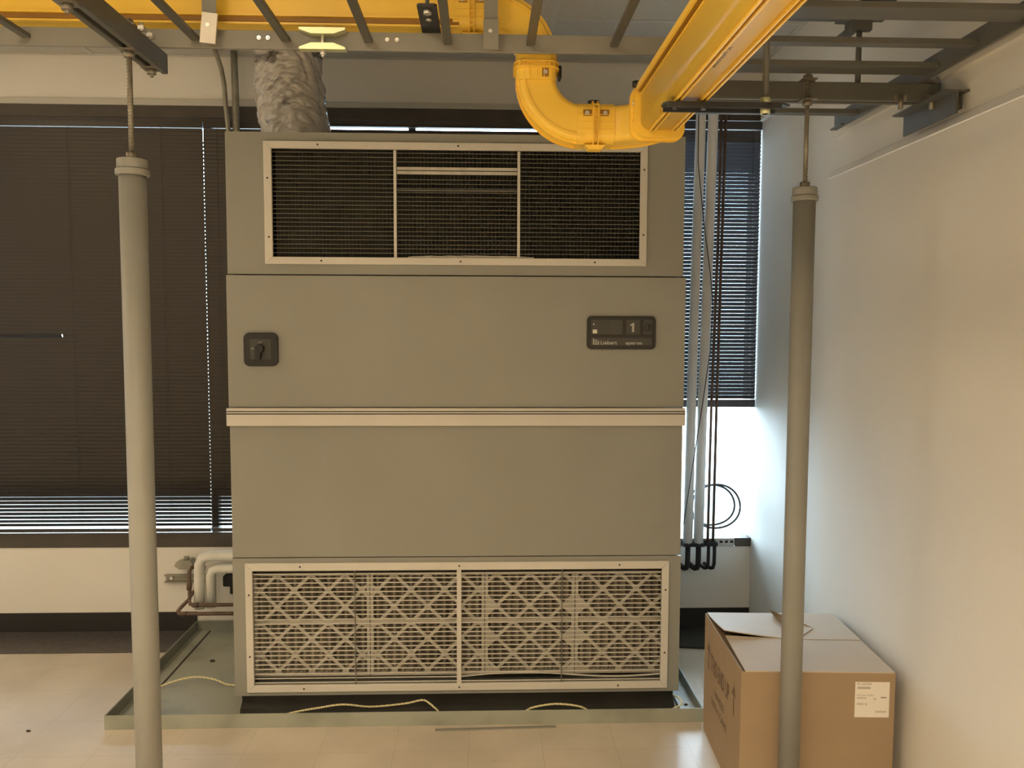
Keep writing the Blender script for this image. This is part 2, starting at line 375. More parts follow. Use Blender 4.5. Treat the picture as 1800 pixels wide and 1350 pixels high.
# ================================================================== AIR CONDITIONER
UX0, UX1, UY, UYB = -1.111, 0.889, 3.60, 4.38
ac = thing('air_conditioner', 'tall grey floor standing air conditioner with cream framed grilles above and below', 'air conditioner', ((UX0+UX1)/2, (UY+UYB)/2, 0))
def hollow(x0, x1, z0, z1, ox0, ox1, oz0, oz1, yf=UY, name='x', mat='cab'):
    mb = MB(); t = 0.02
    mb.box(x0, ox0, yf, yf+0.012, z0, z1); mb.box(ox1, x1, yf, yf+0.012, z0, z1)
    mb.box(ox0, ox1, yf, yf+0.012, z0, oz0); mb.box(ox0, ox1, yf, yf+0.012, oz1, z1)
    mb.box(x0, x0+t, yf+0.012, UYB, z0, z1); mb.box(x1-t, x1, yf+0.012, UYB, z0, z1)
    mb.box(x0+t, x1-t, yf+0.012, UYB, z1-t, z1); mb.box(x0+t, x1-t, yf+0.012, UYB, z0, z0+t)
    mb.cur = 1; mb.box(x0+t, x1-t, yf+0.30, UYB, z0+t, z1-t)
    return mb.build(name, [mat, 'cab_dark'], ac)
hollow(-1.105, 0.878, 1.962, 2.566, -0.91, 0.684, 2.035, 2.498, UY+0.004, 'supply_plenum')
MB().box(UX0+0.002, UX1, UY-0.008, UYB, 1.384, 1.957).build('control_panel', 'cab', ac, bevel=0.003)
mb = MB(); 
mb.box(-1.115, 0.893, UY-0.026, UY+0.02, 1.303, 1.382)
o = mb.build('trim_strip', 'cream', ac, bevel=0.004)
g = MB(); g.box(-1.115, 0.893, UY-0.0275, UY-0.0262, 1.3655, 1.3695); g.box(-1.115, 0.893, UY-0.0275, UY-0.0262, 1.3545, 1.359)
gg = g.build('dark_stripe', 'black', o)
gg['label'] = 'two thin dark pinstripes'
MB().box(-1.107, 0.887, UY-0.004, UYB, 0.716, 1.301).build('lower_panel', 'cab', ac, bevel=0.003)
hollow(-1.109, 0.89, 0.085, 0.712, -1.022, 0.806, 0.135, 0.66, UY, 'return_section')
mb = MB()
mb.prism([(3.62, 0.085), (3.625, 0.05), (3.59, 0.03), (3.585, 0.006), (4.33, 0.006), (4.33, 0.085)], 0, -1.085, 0.870)
mb.build('kick_plate', 'kick', ac)
# supply grille
def grille(name, x0, x1, z0, z1, ix0, ix1, iz0, iz1, y, screws):
    mb = MB(); t = 0.014
    # mitred flat frame
    for poly in ([(x0, z0), (x1, z0), (ix1, iz0), (ix0, iz0)], [(x1, z0), (x1, z1), (ix1, iz1), (ix1, iz0)], [(x1, z1), (x0, z1), (ix0, iz1), (ix1, iz1)], [(x0, z1), (x0, z0), (ix0, iz0), (ix0, iz1)]):
        mb.prism(poly, 1, y-t, y)
    o = mb.build(name, 'cream', ac, bevel=0.002)
    for sx, sz in screws: MB().cyl((sx, y-t-0.0015, sz), (sx, y-t+0.002, sz), 0.0042, 10).build('screw', 'dirt', o)
    return o
zt, zb_ = (2.527+2.498)/2, (2.005+2.035)/2
G1 = grille('supply_grille', -0.941, 0.712, 2.005, 2.527, -0.907, 0.681, 2.036, 2.496, UY+0.004,
            [(-0.71, zt), (-0.11, zt), (0.5, zt), (-0.70, zb_), (-0.10, zb_), (0.485, zb_), (-0.925, 2.37), (-0.922, 2.12), (0.697, 2.42), (0.697, 2.14)])
mb = MB()
k = 0; z = 2.483
while z > 2.04:
    jit = random.uniform(-0.0008, 0.0008)
    segs = [(-0.905, -0.388), (-0.376, 0.146), (0.158, 0.679)]
    for si, (a, b) in enumerate(segs):
        if si == 1 and (2.385 < z < 2.44): continue
        mb.box(a, b, UY+0.002, UY+0.009, z+jit-0.0012, z+jit+0.0012)
    z -= 0.0186
mb.build('louver_wires', 'wire', G1)
for mx in (-0.382, 0.152):
    MB().box(mx-0.006, mx+0.006, UY-0.006, UY+0.008, 2.036, 2.494).build('mullion', 'cream', G1)
mb = MB()
for z0, hh in ((2.412, 0.014), (2.394, 0.015)):
    mb.prism([(UY-0.001, z0), (UY+0.004, z0+hh*0.9), (UY+0.014, z0+hh), (UY+0.014, z0+hh-0.003), (UY+0.003, z0-0.001)], 0, -0.374, 0.144)
mb.build('tilted_blade', 'pale', G1)['label'] = 'pair of pale tilted blades'
MB().box(-0.374, 0.144, UY+0.0, UY+0.012, 2.3215, 2.3285).build('cross_bar', 'fin', G1)
mb = MB(); x = -0.90
while x < 0.68:
    mb.prism([(x, UY+0.035), (x+0.0012, UY+0.035), (x+0.0132, UY+0.065), (x+0.0120, UY+0.065)], 2, 2.0, 2.53); x += 0.0164
f = mb.build('vertical_fins', 'fin', ac)
mb = MB()
rr = random.Random(3)
top = [(-0.33+0.55*i/22, 2.0405+0.006*math.sin(math.pi*i/22)**0.5+rr.uniform(0, 0.0025)) for i in range(23)]
mb.prism([(0.22, 2.036), (-0.33, 2.036)]+top, 1, UY+0.014, UY+0.018)
mb.build('dust_strip', 'pale', ac)['label'] = 'pale dusty scrap along the grille bottom'
# return grille
zt, zb_ = (0.692+0.66)/2, (0.105+0.136)/2
G2 = grille('return_grille', -1.052, 0.835, 0.105, 0.692, -1.020, 0.803, 0.137, 0.657, UY,
            [(-0.81, zt), (-0.107, zt), (0.61, zt), (-0.80, zb_), (-0.107, zb_), (0.61, zb_), (-1.036, 0.55), (-1.036, 0.27), (0.82, 0.56), (0.82, 0.27)])
mb = MB(); z = 0.641; k = 0
while z > 0.140:
    for a, b in ((-1.018, -0.118), (-0.098, 0.801)):
        if k == 23 and a > -0.5: continue
        dz = random.uniform(-0.0007, 0.0007)
        mb.box(a, b, UY-0.003, UY+0.003, z-0.0017+dz, z+0.0017+dz)
    z -= 0.0207; k += 1
mb.build('louvers', 'cream', G2)
pts = []
for i in range(41):
    x = -0.098+0.899*i/40
    z = 0.171+0.013*math.sin((i/40)*2*math.pi*1.02-0.35)*(1-0.2*i/40)+0.0
    pts.append((x, UY-0.004, z))
mb = MB(); mb.sweep(pts, [(0, 1, 0)]*41, [(0, 0, 1)]*41, [(-0.004, -0.0017), (0.006, -0.0017), (0.006, 0.0017), (-0.004, 0.0017)])
mb.build('bent_louver', 'cream', G2)['label'] = 'bent bowed louver near the bottom'
MB().box(-0.118, -0.098, UY-0.013, UY+0.006, 0.137, 0.657).build('mullion', 'cream', G2)
for wx in (-0.570, 0.353):
    MB().box(wx-0.0022, wx+0.0022, UY-0.012, UY-0.006, 0.137, 0.66).build('wire_stay', 'wire', G2)
# disconnect switch
y = UY-0.008
mb = MB(); mb.sweep([(-0.9625, y+0.002, 1.6365), (-0.9625, y-0.016, 1.6365)], [(1, 0, 0)]*2, [(0, 0, 1)]*2, rrect(0.147, 0.145, 0.026))
sw = mb.build('power_switch', 'black', ac, bevel=0.003)
MB().box(-1.007, -0.918, y-0.0172, y-0.0155, 1.594, 1.681).build('switch_plate', 'darkface', sw)
mb = MB(); mb.cyl((-0.963, y-0.017, 1.641), (-0.963, y-0.046, 1.641), 0.0185, 24)
mb.sweep([(-0.969, y-0.022, 1.641), (-0.969, y-0.044, 1.641)], [(1, 0, 0)]*2, [(0, 0, 1)]*2, [(-0.012, 0.012), (-0.012, -0.048), (0.010, -0.048), (0.014, 0.0)])
mb.build('switch_handle', 'black', sw, bevel=0.002)
mb = MB(); text_into(mb, 'OFF', -0.972, y-0.0175, 1.664, 0.010); mb.build('off_lettering', 'print', sw)
mb = MB(); text_into(mb, 'ON', -1.004, y-0.0175, 1.637, 0.011); mb.build('on_lettering', 'print', sw)
# display
mb = MB(); cx, cz = 0.6045, 1.7135
mb.sweep([(cx, y+0.002, cz), (cx, y-0.014, cz)], [(1, 0, 0)]*2, [(0, 0, 1)]*2, rrect(0.303, 0.145, 0.02))
dp = mb.build('display_panel', 'black', ac, bevel=0.003)
px = 0.303/1580.0     # panel units
def dx(u): return 0.453+(u-100)*px
def dz(v): return 1.786-(v-75)*0.145/790
mb = MB()
for a, b, c, d in ((190, 910, 160, 505), (995, 1310, 160, 505), (1395, 1590, 160, 505), (190, 1590, 590, 770)):
    mb.box(dx(a), dx(b), y-0.0152, y-0.0135, dz(d), dz(c))
mb.build('display_face', 'darkface', dp)
mb = MB()
for i, (a, b, v) in enumerate([(235, 330, 195), (280, 360, 230), (280, 420, 300), (280, 420, 340), (370, 520, 480), (590, 690, 190)]+[(630, 840-20*(i % 3), 225+i*38) for i in range(8)]):
    mb.box(dx(a), dx(b), y-0.0156, y-0.015, dz(v)-0.0006, dz(v)+0.0006)
mb.build('display_small_lines', 'printdim', dp)
mb = MB(); mb.prism([(dx(1128), dz(450)), (dx(1175), dz(450)), (dx(1178), dz(232)), (dx(1145), dz(232)), (dx(1078), dz(285)), (dx(1078), dz(300)), (dx(1128), dz(300))], 1, y-0.0160, y-0.0152)
mb.build('number_one', 'print', dp)
mb = MB(); text_into(mb, 'Liebert', dx(405), y-0.0155, dz(745), 0.0225, squash=1.12, bold=0.02)
mb.build('display_lettering', 'print', dp)
mb = MB(); text_into(mb, 'system', dx(985), y-0.0155, dz(745), 0.0185, squash=1.42, bold=0.03)
mb.build('display_lettering', 'print', dp)
mb = MB()
mb.box(dx(235), dx(375), y-0.0158, y-0.0155, dz(748), dz(722)); mb.box(dx(235), dx(262), y-0.0158, y-0.0155, dz(722), dz(605))
mb.box(dx(350), dx(375), y-0.0158, y-0.0155, dz(722), dz(660))
ring = []
for i in range(24):
    t = 2*math.pi*i/24; r1 = 0.0066*(1+0.35*max(0, math.sin(t))**6)
    ring.append((dx(305)+r1*math.cos(t)*0.9, dz(675)+r1*math.sin(t)))
inn = [(dx(305)+(p[0]-dx(305))*0.5, dz(675)+(p[1]-dz(675))*0.5) for p in ring]
vs = [(p[0], y-0.0158, p[1]) for p in ring]+[(p[0], y-0.0158, p[1]) for p in inn]
mb.add(vs, [(i, (i+1) % 24, 24+(i+1) % 24, 24+i) for i in range(24)])
mb.build('drop_emblem', 'print', dp)
mb = MB(); mb.box(dx(228), dx(325), y-0.017, y-0.015, dz(483), dz(393)); mb.build('display_button', 'white', dp)['label'] = 'pale square button'
mb = MB(); mb.cyl((dx(250), y-0.018, dz(265)), (dx(250), y-0.015, dz(265)), 0.0032, 12)
mb.build('indicator_light', 'white', dp)
mb = MB(); mb.box(dx(1415), dx(1570), y-0.022, y-0.015, dz(425), dz(245)); mb.build('rocker_switch', 'black', dp)
MB().box(dx(1455), dx(1475), y-0.0226, y-0.0219, dz(400), dz(270)).build('rocker_mark', 'printdim', dp)

# ================================================================== AIR FILTERS
def clip(p, q, x0, x1, z0, z1):
    t0, t1 = 0.0, 1.0; dx_, dz_ = q[0]-p[0], q[1]-p[1]
    for d, a, b in ((dx_, x0-p[0], x1-p[0]), (dz_, z0-p[1], z1-p[1])):
        lo, hi = sorted((a/d, b/d)); t0 = max(t0, lo); t1 = min(t1, hi)
    return None if t0 >= t1 else ((p[0]+dx_*t0, p[1]+dz_*t0), (p[0]+dx_*t1, p[1]+dz_*t1))
PXX = lambda u: (-0.108+(u-807)*0.002547)*1.012
PZZ = lambda v: 1.74+((0.398+(1100-v)*0.002545)-1.74)*1.012
def air_filter(x0, x1, nx, blobs, label):
    F = UY+0.058; z0, z1 = PZZ(1191), PZZ(1006)
    t = thing('air_filter', label, 'air filter', ((x0+x1)/2, F+0.03, z0), 'pleated air filters behind the lower grille')
    mb = MB(); w = 0.0145
    mb.box(x0+0.001, x0+w, F, F+0.045, z0, z1); mb.box(x1-w, x1-0.001, F, F+0.045, z0, z1)
    mb.box(x0+w, x1-w, F, F+0.045, z0, z0+0.012); mb.box(x0+w, x1-w, F, F+0.045, z1-0.010, z1)
    zc = PZZ(1094); mb.box(x0+w, x1-w, F+0.001, F+0.008, zc-0.009, zc+0.009)
    mb.build('card_frame', 'card', t)
    mb = MB(); sx, sz = 0.1522, 0.0735
    zr = PZZ(1037)                                  # row A height, row C two rows lower
    rows = [zr, zr-sz, zr-2*sz+0.004, zr-3*sz+0.004, zr-4*sz+0.008, zr-5*sz+0.006]
    rows = [PZZ(1037), PZZ(1066.5), PZZ(1095), PZZ(1123.5), PZZ(1153), PZZ(1182)]
    step = (rows[0]-rows[-1])/5
    hw = 0.0072
    for sgn in (-1, 1):
        for k in range(-8, 12):
            cx = nx+k*sx; L = 1.2
            p = (cx-L*(sx/2), rows[0]-sgn*L*step) if False else (cx-6*sx/2, rows[0]-sgn*6*step); q = (cx+6*sx/2, rows[0]+sgn*6*step)
            c = clip(p, q, x0+w-0.002, x1-w+0.002, z0+0.008, z1-0.006)
            if not c: continue
            (ax, az), (bx, bz) = c
            if abs(bx-ax) < 0.004: continue
            d = Vector((bx-ax, bz-az)).normalized(); n = Vector((-d.y, d.x))*hw
            dy = 0.0 if sgn < 0 else 0.0004
            mb.prism([(ax+n.x, az+n.y), (bx+n.x, bz+n.y), (bx-n.x, bz-n.y), (ax-n.x, az-n.y)], 1, F+0.002+dy, F+0.0045+dy)
    for ri, rz in enumerate(rows):
        for k in range(-6, 8):
            cx = nx+k*sx+(sx/2 if ri % 2 else 0)
            if x0+w < cx < x1-w:
                a, b = 0.0145, 0.0135
                mb.prism([(cx-a, rz-b*0.5), (cx-a*0.5, rz-b), (cx+a*0.5, rz-b), (cx+a, rz-b*0.5), (cx+a, rz+b*0.5), (cx+a*0.5, rz+b), (cx-a*0.5, rz+b), (cx-a, rz+b*0.5)], 1, F+0.0008, F+0.005)
    for side in blobs:
        for rz in (rows[1], rows[3], z0+0.004, ):
            xe = x0+w-0.002 if side < 0 else x1-w+0.002; e = -side
            mb.prism([(xe, rz+0.036), (xe+e*0.034, rz+0.013), (xe+e*0.05, rz+0.008), (xe+e*0.05, rz-0.008), (xe+e*0.034, rz-0.013), (xe, rz-0.036)] if rz > z0+0.03 else
                     [(xe, rz+0.045), (xe+e*0.03, rz+0.016), (xe+e*0.05, rz+0.0), (xe, rz)], 1, F+0.0005, F+0.0048)
    mb.build('card_lattice', 'card', t)
    mb = MB(); n = round((x1-x0-2*w)/0.0385); ww = (x1-x0-2*w)/n; poly = []
    for i in range(n+1):
        poly.append((x0+w+i*ww, F+0.041 if i < n+1 else 0)); 
        if i < n: poly.append((x0+w+(i+0.36)*ww, F+0.010)); poly.append((x0+w+(i+0.64)*ww, F+0.010))
    vs = [(p[0], p[1], z0+0.006) for p in poly]+[(p[0], p[1], z1-0.006) for p in poly]; m = len(poly)
    mb.add(vs, [(i, i+1, m+i+1, m+i) for i in range(m-1)])
    mb.build('pleated_media', 'pleat', t)
    return t
e = [PXX(447), PXX(650), PXX(852), PXX(1012), PXX(1173)]
air_filter(e[0], e[1], PXX(518), (), 'pleated filter at the far left behind the lower grille')
air_filter(e[1]+0.001, e[2], PXX(722), (), 'pleated filter just left of the lower grille center mullion')
air_filter(e[2]+0.001, e[3], PXX(902.5), (-1, 1), 'narrower pleated filter just right of the lower grille center mullion')
air_filter(e[3]+0.001, e[4], PXX(1062), (-1,), 'narrower pleated filter at the far right behind the lower grille')

# ================================================================== FLOOR PAN
PX0, PX1, PY0, PY1 = -1.63, 0.972, 3.474, 4.618
pan = thing('drain_pan', 'shallow grey green metal pan on the floor under the air conditioner', 'drain pan', ((PX0+PX1)/2, (PY0+PY1)/2, 0))
MB().box(PX0+0.006, PX1-0.006, PY0+0.006, PY1-0.006, 0.0008, 0.005).build('pan_floor', 'pan', pan)
rh = 0.062
MB().box(PX0, PX1, PY0, PY0+0.006, 0, rh).build('pan_rim', 'pan', pan, bevel=0.001)
MB().box(PX0, PX0+0.006, PY0+0.006, PY1-0.006, 0, rh).build('pan_rim', 'panrim', pan)
MB().box(PX1-0.006, PX1, PY0+0.006, PY1-0.006, 0, rh).build('pan_rim', 'panrim', pan)
MB().box(PX0, PX1, PY1-0.006, PY1, 0, rh).build('pan_rim', 'panrim', pan)
for fx0, fx1, gx0, gx1 in ((PX0+0.006, PX0+0.075, PX0+0.075, PX0+0.083), (PX1-0.075, PX1-0.006, PX1-0.083, PX1-0.075)):
    mb = MB(); mb.box(fx0, fx1, PY0+0.006, PY1-0.012, 0.005, 0.009); mb.cur = 1; mb.box(gx0, gx1, PY0+0.006, PY1-0.012, 0.005, 0.0075)
    mb.build('pan_flange', ['pan', 'dirt'], pan)

# twisted leak rope
def rope(pts, label, r=0.0033, pitch=0.022):
    P = [Vector(p) for p in pts]; D = [0]
    for i in range(1, len(P)): D.append(D[-1]+(P[i]-P[i-1]).length)
    def at(s):
        s = max(0, min(D[-1], s))
        for i in range(1, len(P)):
            if s <= D[i]:
                u = (s-D[i-1])/max(1e-9, D[i]-D[i-1]); p0 = P[max(0, i-2)]; p1 = P[i-1]; p2 = P[i]; p3 = P[min(len(P)-1, i+1)]
                return 0.5*((2*p1)+(-p0+p2)*u+(2*p0-5*p1+4*p2-p3)*u*u+(-p0+3*p1-3*p2+p3)*u**3)
        return P[-1]
    N = int(D[-1]/0.003); mb = MB()
    for st in (0, 1):
        mb.cur = st; path = []
        for i in range(N+1):
            s = D[-1]*i/N; p = at(s); d = (at(s+0.002)-at(s-0.002)).normalized(); u = Vector((0, 0, 1)); u = (u-d*u.dot(d)).normalized(); w = d.cross(u)
            t = 2*math.pi*s/pitch+math.pi*st; path.append(p+(u*math.cos(t)+w*math.sin(t))*r*0.75)
        mb.tube(path, r*0.72, 6)
    lone(mb, 'leak_rope', ['rope1', 'rope2'], label, 'rope')
rope([(-1.56, 3.80, 0.016), (-1.545, 3.84, 0.020), (-1.50, 3.875, 0.03), (-1.40, 3.90, 0.045), (-1.30, 3.885, 0.04), (-1.22, 3.865, 0.02), (-1.14, 3.87, 0.016)], 'yellow and white twisted rope crossing the pan left of the air conditioner')
rope([(-1.0, 3.500, 0.013), (-0.92, 3.495, 0.030), (-0.83, 3.51, 0.050), (-0.72, 3.53, 0.060), (-0.62, 3.545, 0.066), (-0.5, 3.565, 0.045), (-0.35, 3.56, 0.06), (-0.27, 3.545, 0.082), (-0.235, 3.525, 0.075), (-0.205, 3.505, 0.058), (-0.15, 3.49, 0.02),
      (0.05, 3.49, 0.02), (0.17, 3.492, 0.045), (0.22, 3.495, 0.066), (0.32, 3.50, 0.078), (0.42, 3.497, 0.068), (0.48, 3.492, 0.045), (0.6, 3.49, 0.015), (0.80, 3.49, 0.02), (0.84, 3.495, 0.05), (0.885, 3.52, 0.06), (0.895, 3.60, 0.05), (0.89, 3.70, 0.02)], 'yellow twisted rope looping in front of the black kick plate')
mb = MB()
rr = random.Random(5)
mb = MB().box(0.885, 0.925, 3.515, 3.54, 0.0055, 0.013, Matrix.Translation((0, 0, 0))); lone(mb, 'rubber_scrap', 'rubber', 'small black rectangle lying in the pan by its front right corner', 'scrap')
def crumb(x, y, z, s, label):
    mb = MB(); n = 7; vs = []
    for k, (zz, f) in enumerate(((0, 1.0), (0.5, 0.8), (0.8, 0.3))):
        for i in range(n):
            t = 2*math.pi*i/n; q = s*f*(0.7+0.5*rr.random()); vs.append((x+q*math.cos(t)*1.4, y+q*math.sin(t), z+zz*s))
    fs = [(k*n+i, k*n+(i+1) % n, (k+1)*n+(i+1) % n, (k+1)*n+i) for k in range(2) for i in range(n)]+[tuple(range(2*n, 3*n)), tuple(reversed(range(n)))]
    mb.add(vs, fs); lone(mb, 'debris_crumb', 'dirt', label, 'debris')
crumb(-1.335, 3.535, 0.005, 0.014, 'dark crumb in the pan just behind its front rim, left')
crumb(-1.40, 4.18, 0.005, 0.012, 'flat dark chip in the pan left of the air conditioner')
crumb(0.93, 3.62, 0.009, 0.008, 'small dark bit on the pan ledge near the cardboard box')
crumb(-1.95, 3.47, 0.0, 0.008, 'dark speck on the bare tile floor left of the left pole')
mb = MB(); A = Vector((-0.206, 3.430, 0.001)); B = Vector((0.316, 3.446, 0.001)); d = (B-A).normalized(); n = Vector((-d.y, d.x, 0))*0.0065
mb.add([A-n, B-n, B+n, A+n, A-n+Vector((0, 0, .004)), B-n+Vector((0, 0, .004)), B+n+Vector((0, 0, .004)), A+n+Vector((0, 0, .004))], [(0, 3, 2, 1), (4, 5, 6, 7), (0, 1, 5, 4), (1, 2, 6, 5), (2, 3, 7, 6), (3, 0, 4, 7)])
lone(mb, 'metal_strip', 'rack', 'thin grey strip lying on the floor in front of the pan', 'strip')

# ================================================================== POLES
ZB = 2.50      # underside of the support beams
def pole(x, y, ztop, label):
    t = thing('support_pole', label, 'pole', (x, y, 0), 'grey pipe support poles')
    MB().cyl((x, y, 0.008), (x, y, ztop), 0.0365, 40).build('pipe', 'pole', t)
    MB().cyl((x, y, 0), (x, y, 0.008), 0.038, 32).build('foot_plate', 'pole', t)
    mb = MB(); mb.cyl((x, y, ztop-0.004), (x, y, ztop+0.014), 0.045, 40); mb.cyl((x, y, ztop+0.014), (x, y, ztop+0.042), 0.0405, 40)
    cap = mb.build('pipe_cap', 'pole', t, bevel=0.003)
    MB().cyl((x, y, ztop+0.042), (x, y, ztop+0.060), 0.0165, 6).build('jam_nut', 'rod', t)
    zr0, zr1 = ztop+0.05, ZB+0.085
    path = []; N = 240; mb = MB()
    mb.cyl((x, y, zr0), (x, y, zr1), 0.0072, 14)
    th = [];
    for i in range(N*2+1):
        a = i*math.pi/6; z = zr0+(zr1-zr0)*i/(N*2)
        th.append((x+0.0075*math.cos(a), y+0.0075*math.sin(a), z))
    mb.tube(th, 0.0012, 4)
    mb.build('threaded_rod', 'rod', t)
    mb = MB(); mb.cyl((x, y, ZB-0.020), (x, y, ZB-0.004), 0.0155, 6); mb.box(x-0.024, x+0.024, y-0.024, y+0.024, ZB-0.004, ZB)
    mb.build('beam_nut', 'rod', t)
    mb = MB(); mb.cyl((x, y, ZB+0.066), (x, y, ZB+0.080), 0.0155, 6); mb.box(x-0.024, x+0.024, y-0.024, y+0.024, ZB+0.061, ZB+0.066)
    mb.build('top_nut', 'rod', t)
pole(-0.983, 2.365, 2.160, 'grey pipe pole at left with threaded rod, in front of the brown blinds')
pole(1.082, 2.765, 2.168, 'grey pipe pole at right with threaded rod, standing against the cardboard box')

# ================================================================== BEAMS (double channels)
def channel_x(mb, x0, x1, yc, z0, h, side, w=0.016, t=0.0035):
    # web on the outer side, flanges pointing to the middle gap's outside
    if side < 0: pr = [(yc-0.0085-w, z0), (yc-0.0085, z0), (yc-0.0085, z0+h), (yc-0.0085-w, z0+h), (yc-0.0085-w, z0+h-t), (yc-0.0085-t, z0+h-t), (yc-0.0085-t, z0+t), (yc-0.0085-w, z0+t)]
    else: pr = [(yc+0.0085+w, z0), (yc+0.0085, z0), (yc+0.0085, z0+h), (yc+0.0085+w, z0+h), (yc+0.0085+w, z0+h-t), (yc+0.0085+t, z0+h-t), (yc+0.0085+t, z0+t), (yc+0.0085+w, z0+t)]
    mb.prism(pr, 0, x0, x1)
def solid_beam(axis, a, b, c, z0, h, name, label):
    loc = ((a+b)/2, c, z0) if axis == 0 else (c, (a+b)/2, z0)
    t = thing(name, label, 'support beam', loc)
    for s in (-1, 1):
        mb = MB(); lo, hi = (c+s*0.0085, c+s*0.0265) if s > 0 else (c-0.0265, c-0.0085)
        if axis == 0: mb.box(a, b, lo, hi, z0, z0+h)
        else: mb.box(lo, hi, a, b, z0, z0+h)
        mb.build('channel', 'rackdark', t, bevel=0.003)
    return t
BL = solid_beam(1, 0.6, 2.585, -0.985, ZB, 0.06, 'support_beam', 'dark double channel beam resting on the left pole, end facing the wall')
for yy in (2.525, 2.03):
    mb = MB(); mb.box(-1.009, -0.961, yy-0.022, yy+0.022, ZB-0.004, ZB); mb.cyl((-0.985, yy, ZB-0.018), (-0.985, yy, ZB-0.004), 0.014, 6); mb.cyl((-0.985, yy, ZB-0.026), (-0.985, yy, ZB+0.075), 0.0052, 10)
    mb.build('clamp_bolt', 'rod', BL)
for yy in (2.36, 2.42):
    mb = MB(); mb.box(-0.951, -0.935, yy-0.012, yy+0.012, ZB+0.052, ZB+0.062); mb.cyl((-0.945, yy, ZB+0.05), (-0.945, yy, ZB+0.072), 0.006, 8); mb.build('hook_bolt', 'zinc', BL)
BR = solid_beam(0, 0.60, 1.535, 2.79, ZB, 0.06, 'support_beam', 'dark double channel beam from the right pole to the bracket on the right wall')
for xx, yy in ((1.50, 2.745), (1.395, 2.745)):
    mb = MB(); mb.box(xx-0.022, xx+0.022, yy+0.014, yy+0.020, ZB-0.002, ZB+0.02); mb.cyl((xx, yy+0.01, ZB-0.03), (xx, yy+0.01, ZB+0.016), 0.008, 10); mb.build('clamp_bolt', 'rod', BR)
mb = MB(); mb.box(1.47, 1.515, 2.755, 2.80, ZB+0.06, ZB+0.068); mb.cyl((1.49, 2.78, ZB+0.068), (1.49, 2.78, ZB+0.078), 0.012, 6); mb.build('clamp_bolt', 'rod', BR)
# wall angle bracket
t = thing('wall_bracket', 'dark steel angle bracket bolted to the right wall under the beam end', 'bracket', (1.52, 2.8, 2.44))
MB().box(1.506, 1.513, 2.62, 2.95, ZB-0.075, ZB-0.006).build('vertical_leg', 'rackdark', t)
MB().box(1.465, XR-0.0, 2.62, 2.95, ZB-0.006, ZB-0.0).build('flange', 'rackdark', t)
mb = MB()
mb.cyl((1.4985, 2.76, ZB-0.022), (1.506, 2.76, ZB-0.022), 0.010, 6); mb.build('bolt', 'rod', t)
MB().box(1.513, XR, 2.66, 2.91, ZB-0.05, ZB-0.02).build('spacer', 'rackdark', t)

# ================================================================== LADDER RACKS
RZ0, RZ1 = 2.561, 2.615
def tube_box(mb, x0, x1, y0, y1, z0, z1): mb.box(x0, x1, y0, y1, z0, z1)
lad = thing('ladder_rack', 'grey cable ladder rack running across the top in front of the yellow duct', 'ladder rack', (-1.2, 2.3, RZ0))
MB().box(-3.2, 0.688, 2.525, 2.537, RZ0, RZ1).build('side_rail', 'rack', lad, bevel=0.002)
MB().box(-3.2, 0.688, 2.058, 2.070, RZ0, RZ1).build('side_rail', 'rack', lad, bevel=0.002)
for x in (-3.07, -2.825, -2.58, -2.334, -2.087, -1.84, -1.594, -1.345, -1.099, -0.854, -0.588, -0.344, -0.108, 0.14, 0.392, 0.63):
    MB().box(x-0.0125, x+0.0125, 2.070, 2.525, RZ0+0.020, RZ0+0.033).build('rung', 'rackdark', lad, bevel=0.002)
for x in (-0.667, -0.6405, -0.288, -0.259):
    mb = MB(); mb.cyl((x, 2.5195, 2.592), (x, 2.525, 2.592), 0.0062, 12); mb.cyl((x, 2.516, 2.5196, ), (x, 2.5196, 2.592), 0.0035, 6) if False else mb.cyl((x, 2.516, 2.592), (x, 2.5196, 2.592), 0.0035, 6)
    mb.build('rail_bolt', 'zinc', lad)
MB().box(-1.062, -1.028, 2.5225, 2.525, 2.604, 2.612).build('rail_tag', 'tag', lad)['label'] = 'tiny white tag'
rl = thing('ladder_rack', 'dark cable ladder rack along the right wall, its rungs parallel to the windows', 'ladder rack', (1.1, 1.8, RZ0))
MB().box(1.462, 1.474, 0.2, 3.44, RZ0, RZ1+0.012).build('side_rail', 'rackdark', rl, bevel=0.002)
MB().box(0.692, 0.704, 0.2, 3.30, RZ0, RZ1+0.012).build('side_rail', 'rackdark', rl, bevel=0.002)
for y0, wd in ((0.55, .03), (0.80, .03), (1.04, .03), (1.28, .03), (1.53, .03), (1.77, .03), (2.01, 0.03), (2.215, 0.085), (2.455, 0.038), (2.69, 0.085), (2.97, 0.035), (3.24, 0.045)):
    MB().box(0.704, 1.462, y0-wd/2, y0+wd/2, RZ0+0.014, RZ0+0.032).build('rung', 'rackdark', rl, bevel=0.002)
MB().box(1.446, 1.462, 3.34, 3.44, RZ0-0.0, RZ0+0.006).build('rail_end_lip', 'rackdark', rl)
